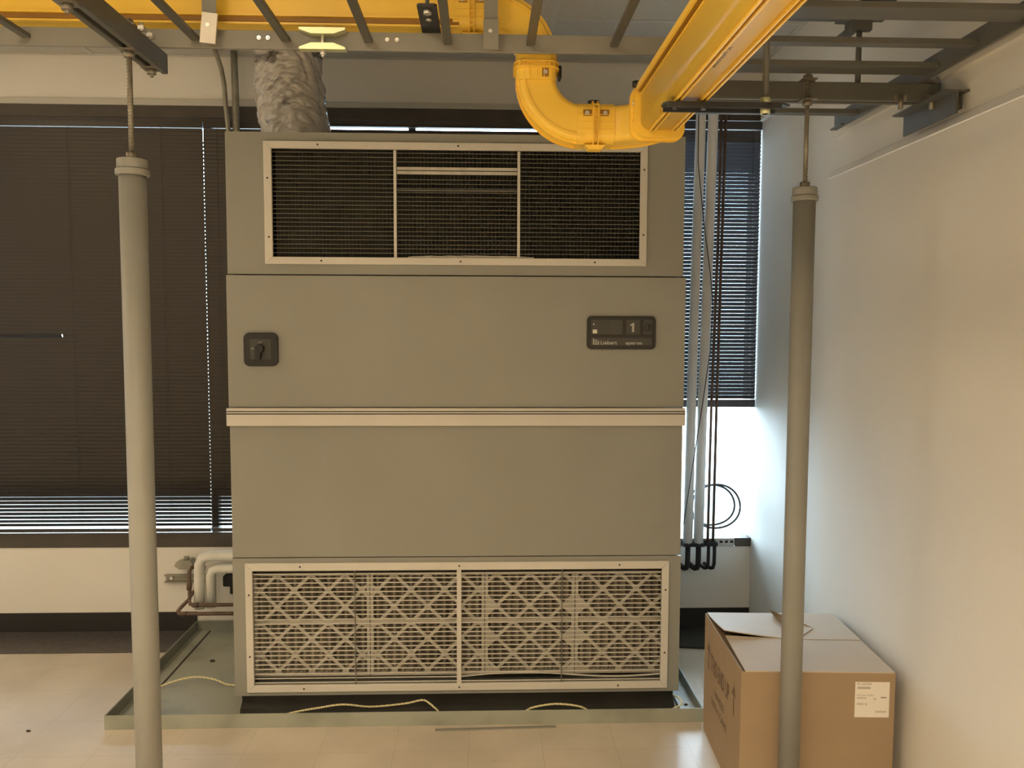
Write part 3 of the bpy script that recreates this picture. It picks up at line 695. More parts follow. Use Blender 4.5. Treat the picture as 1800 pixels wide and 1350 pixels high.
# upper channel and hanger
up = thing('upper_channel', 'dark channel high above the wall rack, its open end pointing at the windows', 'channel', (1.32, 2.2, 2.80))
mb = MB(); mb.prism([(1.295, 2.80), (1.340, 2.80), (1.340, 2.865), (1.295, 2.865), (1.295, 2.858), (1.333, 2.858), (1.333, 2.807), (1.295, 2.807)], 1, 1.0, 3.07)
mb.build('channel', 'rackdark', up)
mb = MB(); mb.box(0.80, 1.345, 2.775, 2.805, 2.770, 2.7995); mb.build('cross_bar', 'rackdark', up)
mb = MB(); mb.box(1.235, 1.30, 2.776, 2.80, 2.735, 2.7695); mb.build('clamp', 'rackdark', up)
mb = MB().cyl((1.262, 2.79, 2.5605), (1.262, 2.79, 2.7345), 0.0095, 14); lone(mb, 'hanger_rod', 'rackdark', 'dark rod standing on the right beam under the upper channel', 'rod')
# rail clamp with trapezoid plates
t = thing('rail_clamp', 'pair of yellow zinc trapezoid clamp plates bolted over the rack rail', 'clamp', (-0.475, 2.50, 2.53))
for za, zb2, flip in ((2.598, 2.617, 1), (2.553, 2.573, 0)):
    x0, x1 = -0.545, -0.408
    if flip: poly = [(x0, zb2), (x1, zb2), (x1, zb2-0.007), (x1-0.035, za), (x0+0.035, za), (x0, zb2-0.007)]
    else: poly = [(x0, za), (x1, za), (x1, za+0.007), (x1-0.035, zb2), (x0+0.035, zb2), (x0, za+0.007)]
    MB().prism(poly, 1, 2.495, 2.524).build('clamp_plate', 'chromate', t, bevel=0.001)
mb = MB(); mb.cyl((-0.477, 2.509, 2.535), (-0.477, 2.509, 2.622), 0.0048, 10); mb.cyl((-0.477, 2.509, 2.541), (-0.477, 2.509, 2.553), 0.0095, 6); mb.build('clamp_bolt', 'zinc', t)
# flat hanger straps with end plates
def strap(x, z0, mat, zlow, label, tilt):
    t = thing('strap_hanger', label, 'hanger', (x, 2.49, zlow))
    MB().box(x-0.0205, x+0.0205, 2.484, 2.488, zlow+0.02, ZC-0.008).build('flat_bar', 'rack', t)
    m = Matrix.Translation((x, 2.48, z0)) @ Matrix.Rotation(R(tilt), 4, 'Y')
    p = MB().box(-0.0225, 0.0225, -0.004, 0.003, -0.043, 0.043, m).build('end_plate', mat, t, bevel=0.001)
    MB().cyl((x-0.002, 2.4735, z0+0.008), (x-0.002, 2.476, z0+0.008), 0.006, 12).build('bolt', 'zinc', p)
    MB().box(x-0.015, x+0.015, 2.488, 2.524, z0-0.01, z0+0.01).build('standoff', 'rack', t)
strap(-0.800, 2.603, 'tag', 2.56, 'flat strap hanger with bright pale plate on the left half of the rack', 6)
strap(0.021, 2.598, 'rack', 2.552, 'flat grey strap hanger on the rack in front of the yellow elbow', 0)

# ================================================================== YELLOW DUCTS
DW = 0.112
def duct_profile():
    return rrect(DW, DW, 0.010, 5, 0.030)
def lips(mb, pts, Us, Vs, side_only=False):
    h = DW/2
    for s in (-1, 1):
        mb.sweep(pts, Us, Vs, [(s*h, h-0.002), (s*(h+0.006), h-0.002), (s*(h+0.006), h+0.008), (s*h, h+0.008)])
def arc(c, r, a0, a1, n, e1, e2):
    P = []; T = []
    for i in range(n+1):
        a = math.radians(a0+(a1-a0)*i/n); P.append(Vector(c)+Vector(e1)*r*math.cos(a)+Vector(e2)*r*math.sin(a)); T.append(Vector(e1)*math.cos(a)+Vector(e2)*math.sin(a))
    return P, T
Yd, Zl, Zu, Xv, Xd = 2.62, 2.368, 2.700, 0.162, 0.512
# upper straight run (along X); profile u = -Y..., v = up
t = thing('cable_duct', 'long yellow cable duct running across the top left behind the rack', 'cable duct', (-1.6, Yd, Zu-DW/2))
P = [(-3.3, Yd, Zu), (-0.075, Yd, Zu)]; U = [(0, 1, 0)]*2; V = [(0, 0, 1)]*2
MB().sweep(P, U, V, rrect(DW, DW, 0.010, 5, 0.010)).build('trough', 'yellow', t)
mb = MB()
for s in (-1, 1):
    for b in (-0.053, -0.028): mb.sweep(P, U, V, [(s*DW/2, b-0.004), (s*(DW/2+0.008), b-0.003), (s*(DW/2+0.008), b+0.003), (s*DW/2, b+0.004)])
mb.build('slot_rails', 'yellow', t)
mb = MB(); mb.sweep(P, U, V, [(-DW/2-0.004, -0.047), (-DW/2-0.0001, -0.047), (-DW/2-0.0001, -0.034), (-DW/2-0.004, -0.034)]); mb.build('slot_groove_shade', 'yellow_shade', t)
def elbow(name, pts, Us, Vs, label, ridge=True):
    t = thing(name, label, 'duct elbow', tuple(pts[len(pts)//2]-Vector((0, 0, DW/2))))
    MB().sweep(pts, Us, Vs, rrect(DW, DW, 0.022, 6), smooth=True).build('elbow_body', 'yellow', t)
    mb = MB(); h = DW/2
    for b in (-1, 1):
        mb.sweep(pts, Us, Vs, [(h-0.001, b*0.034-0.003), (h+0.007, b*0.034-0.003), (h+0.007, b*0.034+0.003), (h-0.001, b*0.034+0.003)])
        mb.sweep(pts, Us, Vs, [(h-0.020, b*(h+0.0)), (h-0.020, b*(h+0.005)), (h-0.014, b*(h+0.005)), (h-0.014, b*(h+0.0))])
    mb.build('flange_rib', 'yellow', t)
    return t
r = 0.142
# upper elbow: from +X direction turning down; u = outward radial, v = Y
P, T = arc((Xv-r, Yd, Zu-r), r, 90, 0, 20, (1, 0, 0), (0, 0, 1))
elbow('duct_elbow', P, T, [Vector((0, 1, 0))]*21, 'upper yellow elbow curving down behind the rack rail')
# lower elbow: down then turning to +X : centre at (Xv+r, Zl+r)
r2 = 0.150
P, T = arc((Xv+r2, Yd, Zl+r2), r2, 180, 270, 24, (1, 0, 0), (0, 0, 1))
elbow('duct_elbow', P, T, [Vector((0, 1, 0))]*25, 'big yellow elbow curving from the rack down to the center joint')
# horizontal elbow: +X turning to -Y ; centre (Xd-r3, Yd-r3)
r3 = 0.125
P, T = arc((Xd-r3, Yd-r3, Zl), r3, 90, 0, 20, (1, 0, 0), (0, 1, 0))
elbow('duct_elbow', P, T, [Vector((0, 0, 1))]*21, 'yellow horizontal elbow turning toward the viewer, right of the center joint')
def coupler(c, axis, label, L=0.115, grow=0.012):
    # collar around the joint: thin shell plus ribs, latch and screws
    t = thing('duct_coupler', label, 'duct coupler', c)
    C = Vector(c); ax = Vector(((1, 0, 0), (0, 1, 0), (0, 0, 1))[axis])
    if axis == 0: U, V = Vector((0, 1, 0)), Vector((0, 0, 1))
    elif axis == 1: U, V = Vector((1, 0, 0)), Vector((0, 0, 1))
    else: U, V = Vector((1, 0, 0)), Vector((0, 1, 0))
    o = DW+grow
    MB().sweep([C-ax*L/2, C+ax*L/2], [U]*2, [V]*2, rrect(o, o, 0.033, 6), smooth=False).build('sleeve', 'yellow', t)
    mb = MB()
    for dd in (-0.0075, 0.0075):
        oo = o+0.016; mb.sweep([C+ax*(dd-0.0018), C+ax*(dd+0.0018)], [U]*2, [V]*2, rrect(oo, oo, 0.037, 6))
    # cross ribs between the two flanges on the room side
    for k in range(-4, 5):
        q = k*0.013
        if axis == 0: mb.box(C.x-0.009, C.x+0.009, C.y-o/2-0.008, C.y-o/2, C.z+q-0.0008, C.z+q+0.0008)
        elif axis == 2: mb.box(C.x+q-0.0008, C.x+q+0.0008, C.y-o/2-0.008, C.y-o/2, C.z-0.009, C.z+0.009)
        else: mb.box(C.x+q-0.0008, C.x+q+0.0008, C.y-0.009, C.y+0.009, C.z-o/2-0.008, C.z-o/2)
    # wing ribs
    for w in (-1, 1):
        for k in (-0.022, 0.0, 0.022):
            if axis == 0: mb.box(*sorted((C.x+w*0.012, C.x+w*L*0.48)), C.y-o/2-0.0022, C.y-o/2, C.z+k-0.001, C.z+k+0.001)
            elif axis == 2: mb.box(C.x+k-0.001, C.x+k+0.001, C.y-o/2-0.0022, C.y-o/2, *sorted((C.z+w*0.012, C.z+w*L*0.48)))
            else: mb.box(C.x-o/2-0.0022, C.x-o/2, *sorted((C.y+w*0.012, C.y+w*L*0.48)), C.z+k-0.001, C.z+k+0.001)
    mb.build('clamp_ribs', 'yellow', t)
    mb = MB()
    if axis == 0:
        mb.sweep([(C.x, C.y, C.z+o/2+0.006), (C.x, C.y, C.z+o/2+0.016)], [(1, 0, 0)]*2, [(0, 1, 0)]*2, rrect(0.036, 0.036, 0.012))
        mb.build('latch_knob', 'black', t)
        MB().prism([(C.x-0.032, C.z-o/2-0.004), (C.x-0.020, C.z-o/2-0.018), (C.x+0.020, C.z-o/2-0.018), (C.x+0.032, C.z-o/2-0.004)], 1, C.y-0.05, C.y-0.01).build('drip_tab', 'yellow', t)
        mb = MB()
        for w in (-1, 1): mb.cyl((C.x+w*0.028, C.y-o/2-0.004, C.z+0.027), (C.x+w*0.028, C.y-o/2, C.z+0.027), 0.0065, 10)
        mb.build('screw', 'zinc', t)
        mb = MB()
        for w in (-1, 1): mb.box(*sorted((C.x+w*0.0125, C.x+w*0.040)), C.y-o/2-0.0014, C.y-o/2-0.0002, C.z+0.018, C.z+0.037)
        mb.build('screw_recess_shade', 'yellow_shade', t)
    elif axis == 2:
        mb.box(C.x+o/2+0.008, C.x+o/2+0.018, C.y-0.02, C.y+0.02, C.z-0.03, C.z+0.01); mb.build('latch_knob', 'black', t, bevel=0.004)
        MB().cyl((C.x+0.026, C.y-o/2-0.004, C.z-0.024), (C.x+0.026, C.y-o/2, C.z-0.024), 0.0065, 10).build('screw', 'zinc', t)
        MB().box(C.x+0.016, C.x+0.036, C.y-o/2-0.0014, C.y-o/2-0.0002, C.z-0.038, C.z-0.012).build('screw_recess_shade', 'yellow_shade', t)
    else:
        mb.cyl((C.x-o/2+0.01, C.y, C.z+o/2+0.004), (C.x-o/2+0.01, C.y, C.z+o/2+0.02), 0.012, 16); mb.build('latch_knob', 'black', t)
        MB().cyl((C.x-o/2-0.004, C.y-0.02, C.z+0.025), (C.x-o/2, C.y-0.02, C.z+0.025), 0.007, 10).build('screw', 'zinc', t)
coupler((-0.037, Yd, Zu), 0, 'yellow ribbed coupler on the upper duct, before it bends down')
coupler((Xv, Yd, 2.540), 2, 'yellow ribbed coupler on the vertical joint just below the rack rail', L=0.09)
coupler((0.345, Yd, Zl), 0, 'yellow ribbed coupler with black knob between the two lower elbows')
coupler((Xd, 2.455, Zl), 1, 'yellow coupler at the far end of the duct running toward the viewer', L=0.06, grow=0.034)
# lower straight run (along Y)
t = thing('cable_duct', 'wide yellow cable duct running toward the viewer at upper right', 'cable duct', (Xd, 1.2, Zl-DW/2))
P = [(Xd, -0.8, Zl), (Xd, 2.415, Zl)]; U = [(1, 0, 0)]*2; V = [(0, 0, 1)]*2
MB().sweep(P, U, V, rrect(DW, DW, 0.006, 6, 0.028), smooth=True).build('trough', 'yellow', t)
mb = MB(); h = DW/2
for a in (-0.030, -0.018, 0.034, 0.046):
    mb.sweep(P, U, V, [(a-0.0022, -h-0.006), (a+0.0022, -h-0.006), (a+0.0022, -h+0.004), (a-0.0022, -h+0.004)])
mb.build('slot_rails', 'yellow', t)
mb = MB()
for a in (-0.024, 0.040): mb.sweep(P, U, V, [(a-0.0040, -h-0.0012), (a+0.0040, -h-0.0012), (a+0.0040, -h+0.003), (a-0.0040, -h+0.003)])
mb.build('slot_groove_shade', 'yellow_shade', t)
mb = MB()
mb.sweep(P, U, V, [(-h-0.014, h-0.001), (-h-0.0085, h-0.001), (-h-0.0085, h+0.012), (-h-0.014, h+0.012)])
mb.sweep(P, U, V, [(-h-0.002, h-0.012), (-h+0.002, h-0.012), (-h+0.002, h-0.008), (-h-0.002, h-0.008)])
mb.sweep([(Xd, -0.8, Zl), (Xd, 2.40, Zl)], U, V, [(-h-0.014, h+0.012), (h+0.010, h+0.012), (h+0.010, h+0.016), (-h-0.014, h+0.016)])
mb.build('lid', 'yellow', t)
MB().sweep(P, U, V, [(-h-0.0075, h-0.004), (-h+0.001, h-0.004), (-h+0.001, h+0.008), (-h-0.0075, h+0.008)]).build('lid_gap_shade', 'yellow_shade', t)
mb = MB()
text_into(mb, 'AI  FiberGuide', Xd-0.003, 1.70, Zl-h, 0.012, xdir=(0, 1, 0), zdir=(-1, 0, 0), thick=-0.0008, squash=1.9)
text_into(mb, 'AI', Xd-0.003, 2.27, Zl-h, 0.012, xdir=(0, 1, 0), zdir=(-1, 0, 0), thick=-0.0008)
if mb.v: mb.build('printed_mark', 'printdim', t)
# black brackets
def slotted(mb, A, B, w, th, up=(0, 0, 1)):
    A = Vector(A); B = Vector(B); d = (B-A).normalized(); s = Vector(up).cross(d).normalized()*w/2; z = Vector((0, 0, th))
    mb.add([A-s, B-s, B+s, A+s, A-s+z, B-s+z, B+s+z, A+s+z], [(0, 3, 2, 1), (4, 5, 6, 7), (0, 1, 5, 4), (1, 2, 6, 5), (2, 3, 7, 6), (3, 0, 4, 7)])
t = thing('duct_bracket', 'black slotted bracket under the yellow duct, bolted to a rod at its right end', 'bracket', (0.61, 2.10, Zl-h-0.018))
zb3 = Zl-h-0.020
mb = MB()
mb.prism([(0.450, 2.088), (0.458, 2.076), (0.755, 2.076), (0.775, 2.092), (0.755, 2.124), (0.458, 2.124), (0.450, 2.112)], 2, zb3+0.006, zb3+0.011)
mb.box(0.458, 0.748, 2.074, 2.077, zb3-0.004, zb3+0.011); mb.box(0.458, 0.748, 2.123, 2.126, zb3-0.004, zb3+0.011)
mb.build('bracket_plate', 'bracket', t, bevel=0.001)
mb = MB()
for xx in (0.482, 0.556): mb.cyl((xx, 2.10, zb3-0.003), (xx, 2.10, zb3+0.014), 0.007, 8)
mb.build('bracket_bolt', 'bracket', t)
mb = MB(); mb.cyl((0.714, 2.10, zb3-0.012), (0.714, 2.10, 2.66), 0.0080, 14); ro = mb.build('hanger_rod', 'rackdark', t)
mb = MB(); mb.cyl((0.714, 2.10, zb3+0.0115), (0.714, 2.10, zb3+0.029), 0.0125, 6); mb.cyl((0.714, 2.10, zb3-0.012), (0.714, 2.10, zb3+0.0055), 0.0125, 6); mb.build('rod_nut', 'chromate', t)
t = thing('duct_bracket', 'black plate bracket hanging from a rod under the upper yellow duct', 'bracket', (-0.165, 2.45, Zu-h-0.014))
mb = MB(); mb.prism([(-0.186, 2.34), (-0.180, 2.332), (-0.136, 2.332), (-0.130, 2.34), (-0.130, 2.62), (-0.186, 2.62)], 2, Zu-h-0.022, Zu-h-0.016)
mb.build('bracket_plate', 'bracket', t, bevel=0.001)
mb = MB(); mb.cyl((-0.158, 2.365, Zu-h-0.03), (-0.158, 2.365, ZC-0.008), 0.0065, 12); mb.build('hanger_rod', 'zinc', t)
mb = MB(); mb.cyl((-0.158, 2.365, Zu-h-0.034), (-0.158, 2.365, Zu-h-0.022), 0.012, 6); mb.cyl((-0.158, 2.43, Zu-h-0.028), (-0.158, 2.43, Zu-h-0.022), 0.008, 10); mb.build('rod_nut', 'zinc', t)

# ================================================================== FLEXIBLE DUCT
def flex():
    mb = MB(); n, m = 128, 130; z0, z1 = 2.566, ZC-0.007; vs = []
    for j in range(m+1):
        u = j/m; z = z0+(z1-z0)*u
        cx = -0.895-0.105*u-0.012*math.sin(u*5); cy = 4.15+0.03*math.sin(u*3)
        R0 = 0.178-0.010*u
        for i in range(n):
            t = 2*math.pi*i/n; d = Vector((math.cos(t), math.sin(t), 0))
            p = Vector((math.cos(t)*1.7, math.sin(t)*1.7, z*9))
            q = Vector((math.cos(t)*1.5, math.sin(t)*1.5, z*15+1.2*math.sin(t*2+1)))
            crin = noise.noise(p*0.8)*0.012 - (1-min(1, abs(noise.noise(q))*3.2))**2*0.020 + noise.noise(Vector((q.x*4, q.y*4, q.z*1.6)))*0.005 - (1-min(1, abs(noise.noise(q*2.1+Vector((9, 3, 5))))*3))**2*0.008
            fade = min(1, (1-u)*1.8+0.25)
            vs.append((cx+(R0+crin*fade)*d.x, cy+(R0+crin*fade)*d.y, z))
    fs = [(j*n+i, j*n+(i+1) % n, (j+1)*n+(i+1) % n, (j+1)*n+i) for j in range(m) for i in range(n)]
    mb.add(vs, fs, True)
    t = thing('flexible_duct', 'fat crinkled plastic wrapped duct rising from the air conditioner top to the ceiling', 'flexible duct', (-0.895, 4.15, 2.566))
    mb.build('wrapped_tube', 'film', t)
    MB().cyl((-0.895, 4.15, 2.566), (-0.895, 4.15, 2.585), 0.186, 48).build('collar', 'strut', t)
flex()

# ================================================================== CONDUITS, PIPES
mb = MB(); mb.tube([(-1.345, 4.5, 2.0), (-1.352, 4.5, 2.65), (-1.362, 4.5, 2.80), (-1.372, 4.5, 2.92), (-1.378, 4.5, 3.02), (-1.392, 4.5, 3.10), (-1.412, 4.5, 3.165), (-1.425, 4.5, 3.2)], 0.0125, 14)
lone(mb, 'conduit', 'conduit', 'slimmer left conduit with a bend, rising behind the air conditioner corner', 'conduit')
mb = MB(); mb.tube([(-1.320, 4.535, 2.0), (-1.328, 4.535, 2.7), (-1.330, 4.535, 3.0), (-1.334, 4.535, 3.2)], 0.0185, 16)
lone(mb, 'conduit', 'conduit', 'straight thicker conduit just left of the plastic wrapped duct', 'conduit')
def ipipe(pts, r, mat, name, label, cat, n=18):
    mb = MB(); mb.tube(pts, r, n); return lone(mb, name, mat, label, cat)
ipipe([(1.147, 4.49, 0.53), (1.152, 4.49, 1.2), (1.162, 4.49, 2.0), (1.176, 4.49, 2.85), (1.18, 4.49, 3.2)], 0.0265, 'greyins', 'insulated_pipe', 'left one of two white insulated vertical pipes beside the air conditioner', 'pipe')
ipipe([(1.207, 4.49, 0.53), (1.214, 4.49, 1.2), (1.228, 4.49, 2.0), (1.243, 4.49, 2.85), (1.249, 4.49, 3.2)], 0.0275, 'greyins', 'insulated_pipe', 'right one of two white insulated vertical pipes, next to the thin copper ones', 'pipe')
ipipe([(1.263, 4.50, 0.53), (1.268, 4.50, 1.3), (1.286, 4.50, 2.2), (1.292, 4.50, 3.2)], 0.0078, 'copper', 'copper_pipe', 'thin copper pipe touching the right insulated pipe', 'pipe')
ipipe([(1.296, 4.51, 0.53), (1.300, 4.51, 1.3), (1.310, 4.51, 2.2), (1.322, 4.51, 3.2)], 0.0080, 'copper', 'copper_pipe', 'thin copper pipe farthest right of the vertical pipes by the window', 'pipe')
for i, (x, r_, lab) in enumerate(((1.149, 0.020, 'black foam pipe elbow under the strut, nearest the air conditioner'), (1.209, 0.021, 'thick black foam pipe elbow under the strut, second from left'), (1.266, 0.013, 'thin black foam pipe elbow under the strut, second from right'), (1.300, 0.014, 'thin black foam pipe elbow under the strut, farthest right'))):
    pts = [(x, 4.49, 0.512), (x, 4.49, 0.46), (x, 4.492, 0.41), (x-0.004, 4.50, 0.385), (x-0.010, 4.53, 0.374), (x-0.016, 4.58, 0.372), (x-0.018, 4.629, 0.372)]
    mb = MB(); mb.tube(pts, r_*0.72, 14); lone(mb, 'foam_elbow', 'foam', lab, 'pipe elbow')
t = thing('pipe_strut', 'slotted metal strut across the window sill holding the vertical pipes', 'strut', (1.27, 4.52, 0.50))
mb = MB(); mb.box(1.10, 1.42, 4.518, 4.522, 0.508, 0.548); mb.box(1.10, 1.42, 4.512, 4.534, 0.548, 0.551); mb.box(1.10, 1.42, 4.508, 4.534, 0.503, 0.508); mb.build('strut_channel', 'strut', t)
mb = MB()
for xx in (1.345, 1.375, 1.405): mb.box(xx-0.009, xx+0.009, 4.5168, 4.5185, 0.522, 0.536)
mb.build('strut_slots', 'foam', t)
mb = MB()
for xx, rr_ in ((1.147, 0.024), (1.207, 0.025), (1.264, 0.012), (1.297, 0.012)):
    mb.box(xx-rr_-0.005, xx+rr_+0.005, 4.49-rr_-0.002, 4.517, 0.514, 0.534)
mb.build('pipe_clamps', 'foam', t)
MB().box(1.10, 1.13, 4.534, 4.63, 0.508, 0.548).build('standoff', 'strut', t)
MB().box(1.385, 1.415, 4.534, 4.63, 0.508, 0.548).build('standoff', 'strut', t)
mb = MB(); mb.tube([(1.20, 4.44, 3.0), (1.150, 4.44, 2.9), (1.152, 4.44, 2.62), (1.19, 4.44, 2.30), (1.232, 4.44, 2.02), (1.249, 4.44, 1.85), (1.240, 4.44, 1.62), (1.20, 4.44, 1.30), (1.15, 4.44, 0.95), (1.11, 4.44, 0.65)], 0.0028, 8)
lone(mb, 'loose_cable', 'cable', 'thin dark cable slanting loosely across the white vertical pipes', 'cable')
mb = MB()
for (cx, cz, rx, rz, dy) in ((1.335, 0.714, 0.140, 0.128, 0.0), (1.310, 0.720, 0.135, 0.118, 0.010)):
    pts = [(cx+rx*math.cos(a)*1.0, 4.598+dy+0.006*math.sin(3*a), cz+rz*math.sin(a)) for a in [2*math.pi*i/60 for i in range(61)]]
    mb.tube(pts, 0.0062, 8)
lone(mb, 'cable_coil', 'cable', 'loose coil of grey cable standing on the bright window sill', 'cable')
mb = MB(); pts = [(1.29+0.075*math.cos(a), 4.64, 0.745+0.075*math.sin(a)) for a in [R(200+170*i/20) for i in range(21)]]
mb.prism([(1.29+0.085*math.cos(R(180+9*i)), 0.775+0.085*math.sin(R(180+9*i))) for i in range(21)], 1, 4.630, 4.655)  # translucent pale blue half disc behind the cable loops
lone(mb, 'blue_half_disc', 'blue', 'pale blue translucent rounded piece inside the cable coil', 'disc')
# black curled strip on the floor right of the pan
mb = MB(); P_ = []
for i in range(25):
    a = i/24; P_.append((0.985+0.57*a, 4.318-0.055*math.sin(a*math.pi*0.55)))
mb.add([(p[0], p[1], 0.001) for p in P_]+[(p[0], YW-0.02, 0.001) for p in P_]+[(p[0], p[1], 0.012) for p in P_]+[(p[0], YW-0.02, 0.006) for p in P_],
       [(i, i+1, 25+i+1, 25+i) for i in range(24)]+[(50+i, 50+i+1, 75+i+1, 75+i) for i in range(24)]+[(i, i+1, 50+i+1, 50+i) for i in range(24)]+[(0, 25, 75, 50), (24, 49, 99, 74)]+[(25+i, 25+i+1, 75+i+1, 75+i) for i in range(24)])
lone(mb, 'rubber_mat', 'rubber', 'black mat with curved front edge on the floor behind the cardboard box', 'mat')

# left pipes under the window
mb = MB(); mb.tube([(-1.0, 4.46, 0.482), (-1.30, 4.46, 0.482), (-1.50, 4.46, 0.480), (-1.535, 4.46, 0.468), (-1.552, 4.46, 0.435), (-1.556, 4.46, 0.33), (-1.556, 4.46, 0.19)], 0.0285, 18)
lone(mb, 'insulated_pipe', 'insul', 'thick cream insulated pipe bending down under the sill, left outer one', 'pipe')
mb = MB(); mb.tube([(-1.0, 4.48, 0.407), (-1.36, 4.48, 0.407), (-1.46, 4.48, 0.406), (-1.488, 4.48, 0.396), (-1.500, 4.48, 0.37), (-1.500, 4.48, 0.19)], 0.0275, 18)
lone(mb, 'insulated_pipe', 'insul', 'cream insulated pipe nested inside the outer bend, left of the air conditioner', 'pipe')
mb = MB(); mb.tube([(-1.0, 4.40, 0.228), (-1.56, 4.40, 0.228), (-1.585, 4.40, 0.232), (-1.600, 4.42, 0.255), (-1.585, 4.45, 0.285), (-1.565, 4.47, 0.30), (-1.55, 4.50, 0.36), (-1.548, 4.52, 0.41)], 0.0095, 12)
mb.cyl((-1.575, 4.40, 0.228), (-1.54, 4.40, 0.228), 0.0125, 14)
lone(mb, 'copper_pipe', 'copper', 'tarnished copper pipe, upper of the two low ones left of the air conditioner', 'pipe')
mb = MB(); mb.tube([(-1.0, 4.39, 0.183), (-1.62, 4.39, 0.183), (-1.645, 4.39, 0.185), (-1.652, 4.40, 0.196), (-1.64, 4.41, 0.212), (-1.603, 4.44, 0.250), (-1.602, 4.44, 0.30), (-1.604, 4.45, 0.40), (-1.60, 4.47, 0.415), (-1.55, 4.50, 0.418)], 0.0100, 12)
mb.cyl((-1.635, 4.39, 0.183), (-1.60, 4.39, 0.183), 0.013, 14); mb.cyl((-1.604, 4.44, 0.30), (-1.604, 4.445, 0.335), 0.014, 12)
lone(mb, 'copper_pipe', 'copper', 'tarnished copper pipe, lower of the two low ones, with a vertical riser', 'pipe')
t = thing('valve', 'grey pipe valve with lever cap on the wall below the sill', 'valve', (-1.66, 4.58, 0.39))
MB().prism([(-1.728, 0.395), (-1.70, 0.377), (-1.635, 0.377), (-1.625, 0.405), (-1.64, 0.428), (-1.69, 0.425), (-1.72, 0.415)], 1, 4.56, 4.629).build('valve_body', 'conduit', t, bevel=0.003)
MB().cyl((-1.665, 4.58, 0.425), (-1.665, 4.58, 0.445), 0.014, 12).build('valve_cap', 'conduit', t)
t = thing('wall_strut', 'short slotted metal strut on the wall behind the copper riser', 'strut', (-1.68, 4.6, 0.30))
mb = MB(); mb.box(-1.80, -1.56, 4.622, 4.629, 0.290, 0.332); mb.box(-1.80, -1.56, 4.595, 4.622, 0.328, 0.332); mb.box(-1.80, -1.56, 4.595, 4.622, 0.290, 0.294)
mb.build('strut_channel', 'conduit', t)
mb = MB(); mb.cyl((-1.765, 4.612, 0.311), (-1.765, 4.622, 0.311), 0.010, 12); mb.build('strut_bolt', 'zinc', t)
mb = MB(); mb.box(-1.452, -1.30, 4.53, 4.629, 0.285, 0.345); mb.box(-1.42, -1.385, 4.55, 4.629, 0.235, 0.29); mb.box(-1.36, -1.33, 4.56, 4.629, 0.345, 0.37)
lone(mb, 'pipe_fitting', 'foam', 'black pipe fitting on the wall beside the inner insulated pipe', 'pipe fitting', bevel=0.006)

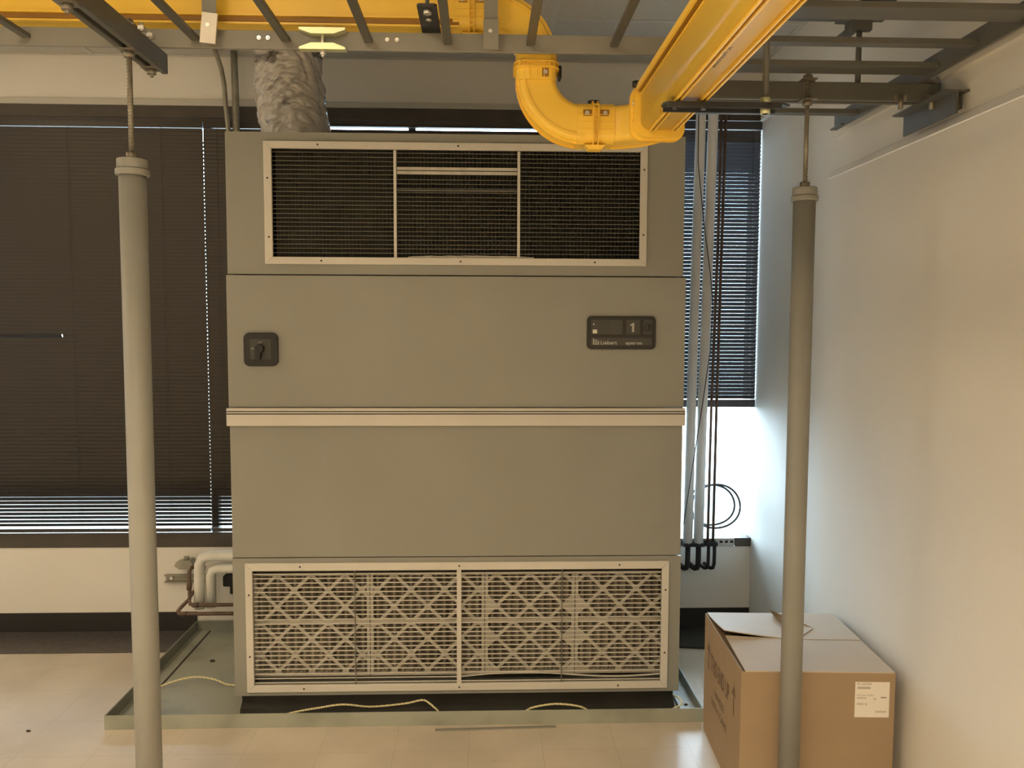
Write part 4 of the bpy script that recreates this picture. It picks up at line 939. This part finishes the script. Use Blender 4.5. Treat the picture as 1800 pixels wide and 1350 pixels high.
# ================================================================== CARDBOARD BOX
def box():
    W_, D_, H_ = 0.548, 0.60, 0.512; ang = R(-3.0); B0 = Vector((0.925, 2.822, 0))
    Mx = Matrix.Translation(B0) @ Matrix.Rotation(ang, 4, 'Z')
    t = thing('cardboard_box', 'large brown cardboard box with half open flaps in the corner by the right pole', 'cardboard box', tuple(Mx @ Vector((W_/2, D_/2, 0))))
    def tr(mb): mb.v = [tuple(Mx @ Vector(v)) for v in mb.v]; return mb
    th = 0.005; mb = MB()
    mb.box(0, W_, 0, th, 0, H_); mb.box(0, W_, D_-th, D_, 0, H_); mb.box(0, th, th, D_-th, 0, H_); mb.box(W_-th, W_, th, D_-th, 0, H_); mb.box(th, W_-th, th, D_-th, 0, th)
    tr(mb).build('box_body', 'cardb', t, bevel=0.0025)
    def sheet(name, grid, mat='cardtop_lit'):
        mb = MB(); n = len(grid); m = len(grid[0]); vs = [p for r_ in grid for p in r_]+[(p[0], p[1], p[2]-0.004) for r_ in grid for p in r_]
        fs = []; q = n*m
        for i in range(n-1):
            for j in range(m-1): a = i*m+j; fs.append((a, a+1, a+m+1, a+m)); fs.append((q+a, q+a+m, q+a+m+1, q+a+1))
        for j in range(m-1): fs.append((j, q+j, q+j+1, j+1)); a = (n-1)*m+j; fs.append((a, a+1, q+a+1, q+a))
        for i in range(n-1): a = i*m; fs.append((a, a+m, q+a+m, q+a)); a = i*m+m-1; fs.append((a, q+a, q+a+m, a+m))
        mb.add(vs, fs, False); tr(mb).build(name, mat, t)
    n = 14
    sheet('top_flap', [[(x, D_-y*0.30, H_+0.002+(y**1.4)*0.036*max(0, 1-x/0.30)**1.3+0.002*y) for y in [j/8 for j in range(9)]] for x in [0.008+(W_-0.012)*i/n for i in range(n+1)]])
    sheet('top_flap', [[(x, y*0.298, H_+0.002+(y**1.6)*0.016*max(0, 1-x/0.34)) for y in [j/8 for j in range(9)]] for x in [0.014+(W_-0.018)*i/n for i in range(n+1)]])
    # side flaps folded inward and a little down
    sheet('side_flap', [[(0.004+x*0.22, y, H_-0.004-x*0.05-0.03*math.sin(x*1.5)) for y in (0.02, D_/2, D_-0.02)] for x in [i/6 for i in range(7)]], 'cardb')
    sheet('side_flap', [[(W_-0.004-x*0.22, y, H_-0.006-x*0.004) for y in (0.02, D_/2, D_-0.02)] for x in [i/4 for i in range(5)]], 'cardb')
    # torn triangular ear standing up between the flaps
    mb = MB(); mb.add([(0.285, 0.575, H_+0.004), (0.30, 0.30, H_+0.006), (0.40, 0.42, H_+0.006), (0.26, 0.565, H_+0.030), (0.283, 0.575, H_+0.001), (0.297, 0.30, H_+0.003), (0.40, 0.42, H_+0.003)],
                      [(0, 1, 2), (0, 3, 1), (3, 0, 2), (4, 6, 5), (3, 4, 5), (3, 6, 4)])
    tr(mb).build('torn_corner', 'cardtop_lit', t)
    mb = MB()
    text_into(mb, 'THIS END UP', -0.0008, 0.475, 0.318, 0.094, xdir=(0, -1, 0), zdir=(0, 0, 1), thick=0.0, squash=0.56, bold=0.02)
    for yy in (0.515, 0.100):
        mb.add([(-0.0008, yy+0.030, 0.375), (-0.0008, yy, 0.415), (-0.0008, yy-0.030, 0.375)], [(0, 1, 2)])
        mb.add([(-0.0008, yy+0.007, 0.30), (-0.0008, yy-0.007, 0.30), (-0.0008, yy-0.007, 0.37), (-0.0008, yy+0.007, 0.37)], [(0, 1, 2, 3)])
    text_into(mb, 'HANDLE', -0.0008, 0.40, 0.235, 0.044, xdir=(0, -1, 0), zdir=(0, 0, 1), thick=0.0, squash=0.9)
    text_into(mb, 'WITH CARE', -0.0008, 0.455, 0.180, 0.044, xdir=(0, -1, 0), zdir=(0, 0, 1), thick=0.0, squash=1.1)
    tr(mb).build('printed_text', 'ink', t)
    mb = MB(); mb.box(0.405, 0.527, -0.001, 0.0, 0.348, 0.478); lab = tr(mb).build('shipping_label', 'label', t)
    mb = MB()
    def lx(u): return 0.405+(u-165)/1000*0.122
    def lz(v): return 0.478-(v-215)/985*0.130
    text_into(mb, 'PL12020A', lx(215), -0.0011, lz(300), 0.0125, thick=0.0003)
    text_into(mb, 'MERV 8', lx(210), -0.0011, lz(860), 0.0115, thick=0.0003)
    text_into(mb, '0000M40', lx(215), -0.0011, lz(685), 0.0090, thick=0.0003)
    text_into(mb, '02', lx(700), -0.0011, lz(715), 0.0105, thick=0.0003)
    text_into(mb, 'Pleated filter 20x20x2', lx(215), -0.0011, lz(600), 0.0068, thick=0.0003)
    text_into(mb, '8020000P', lx(765), -0.0011, lz(1065), 0.0100, thick=0.0003)
    for i in range(24): mb.box(lx(230+i*16), lx(238+i*16), -0.0014, -0.0011, lz(410), lz(350))
    mb.box(lx(915), lx(1075), -0.0014, -0.0011, lz(660), lz(628))
    tr(mb).build('label_print', 'labelink', lab)
box()

# ================================================================== CEILING LIGHT FITTINGS (above and behind the view)
labs = ('lit ceiling light panel overhead, nearest above the viewer', 'lit ceiling light panel beyond the left edge of the view', 'lit ceiling light panel behind the viewer, nearer the room middle', 'lit ceiling light panel behind the viewer, far left')
for i, (lx, ly, wx, wy, e_, sp_) in enumerate(LAMPS):
    t = thing('ceiling_light', labs[i], 'ceiling light', (lx, ly, 3.17), 'ceiling light panels')
    mb = MB(); a, b = wx/2+0.03, wy/2+0.03
    mb.box(lx-a, lx-a+0.025, ly-b, ly+b, 3.168, 3.199); mb.box(lx+a-0.025, lx+a, ly-b, ly+b, 3.168, 3.199); mb.box(lx-a, lx+a, ly-b, ly-b+0.025, 3.168, 3.199); mb.box(lx-a, lx+a, ly+b-0.025, ly+b, 3.168, 3.199)
    mb.build('light_frame', 'tag', t)
    MB().box(lx-wx/2, lx+wx/2, ly-wy/2, ly+wy/2, 3.172, 3.178).build('light_diffuser', 'lamp', t)
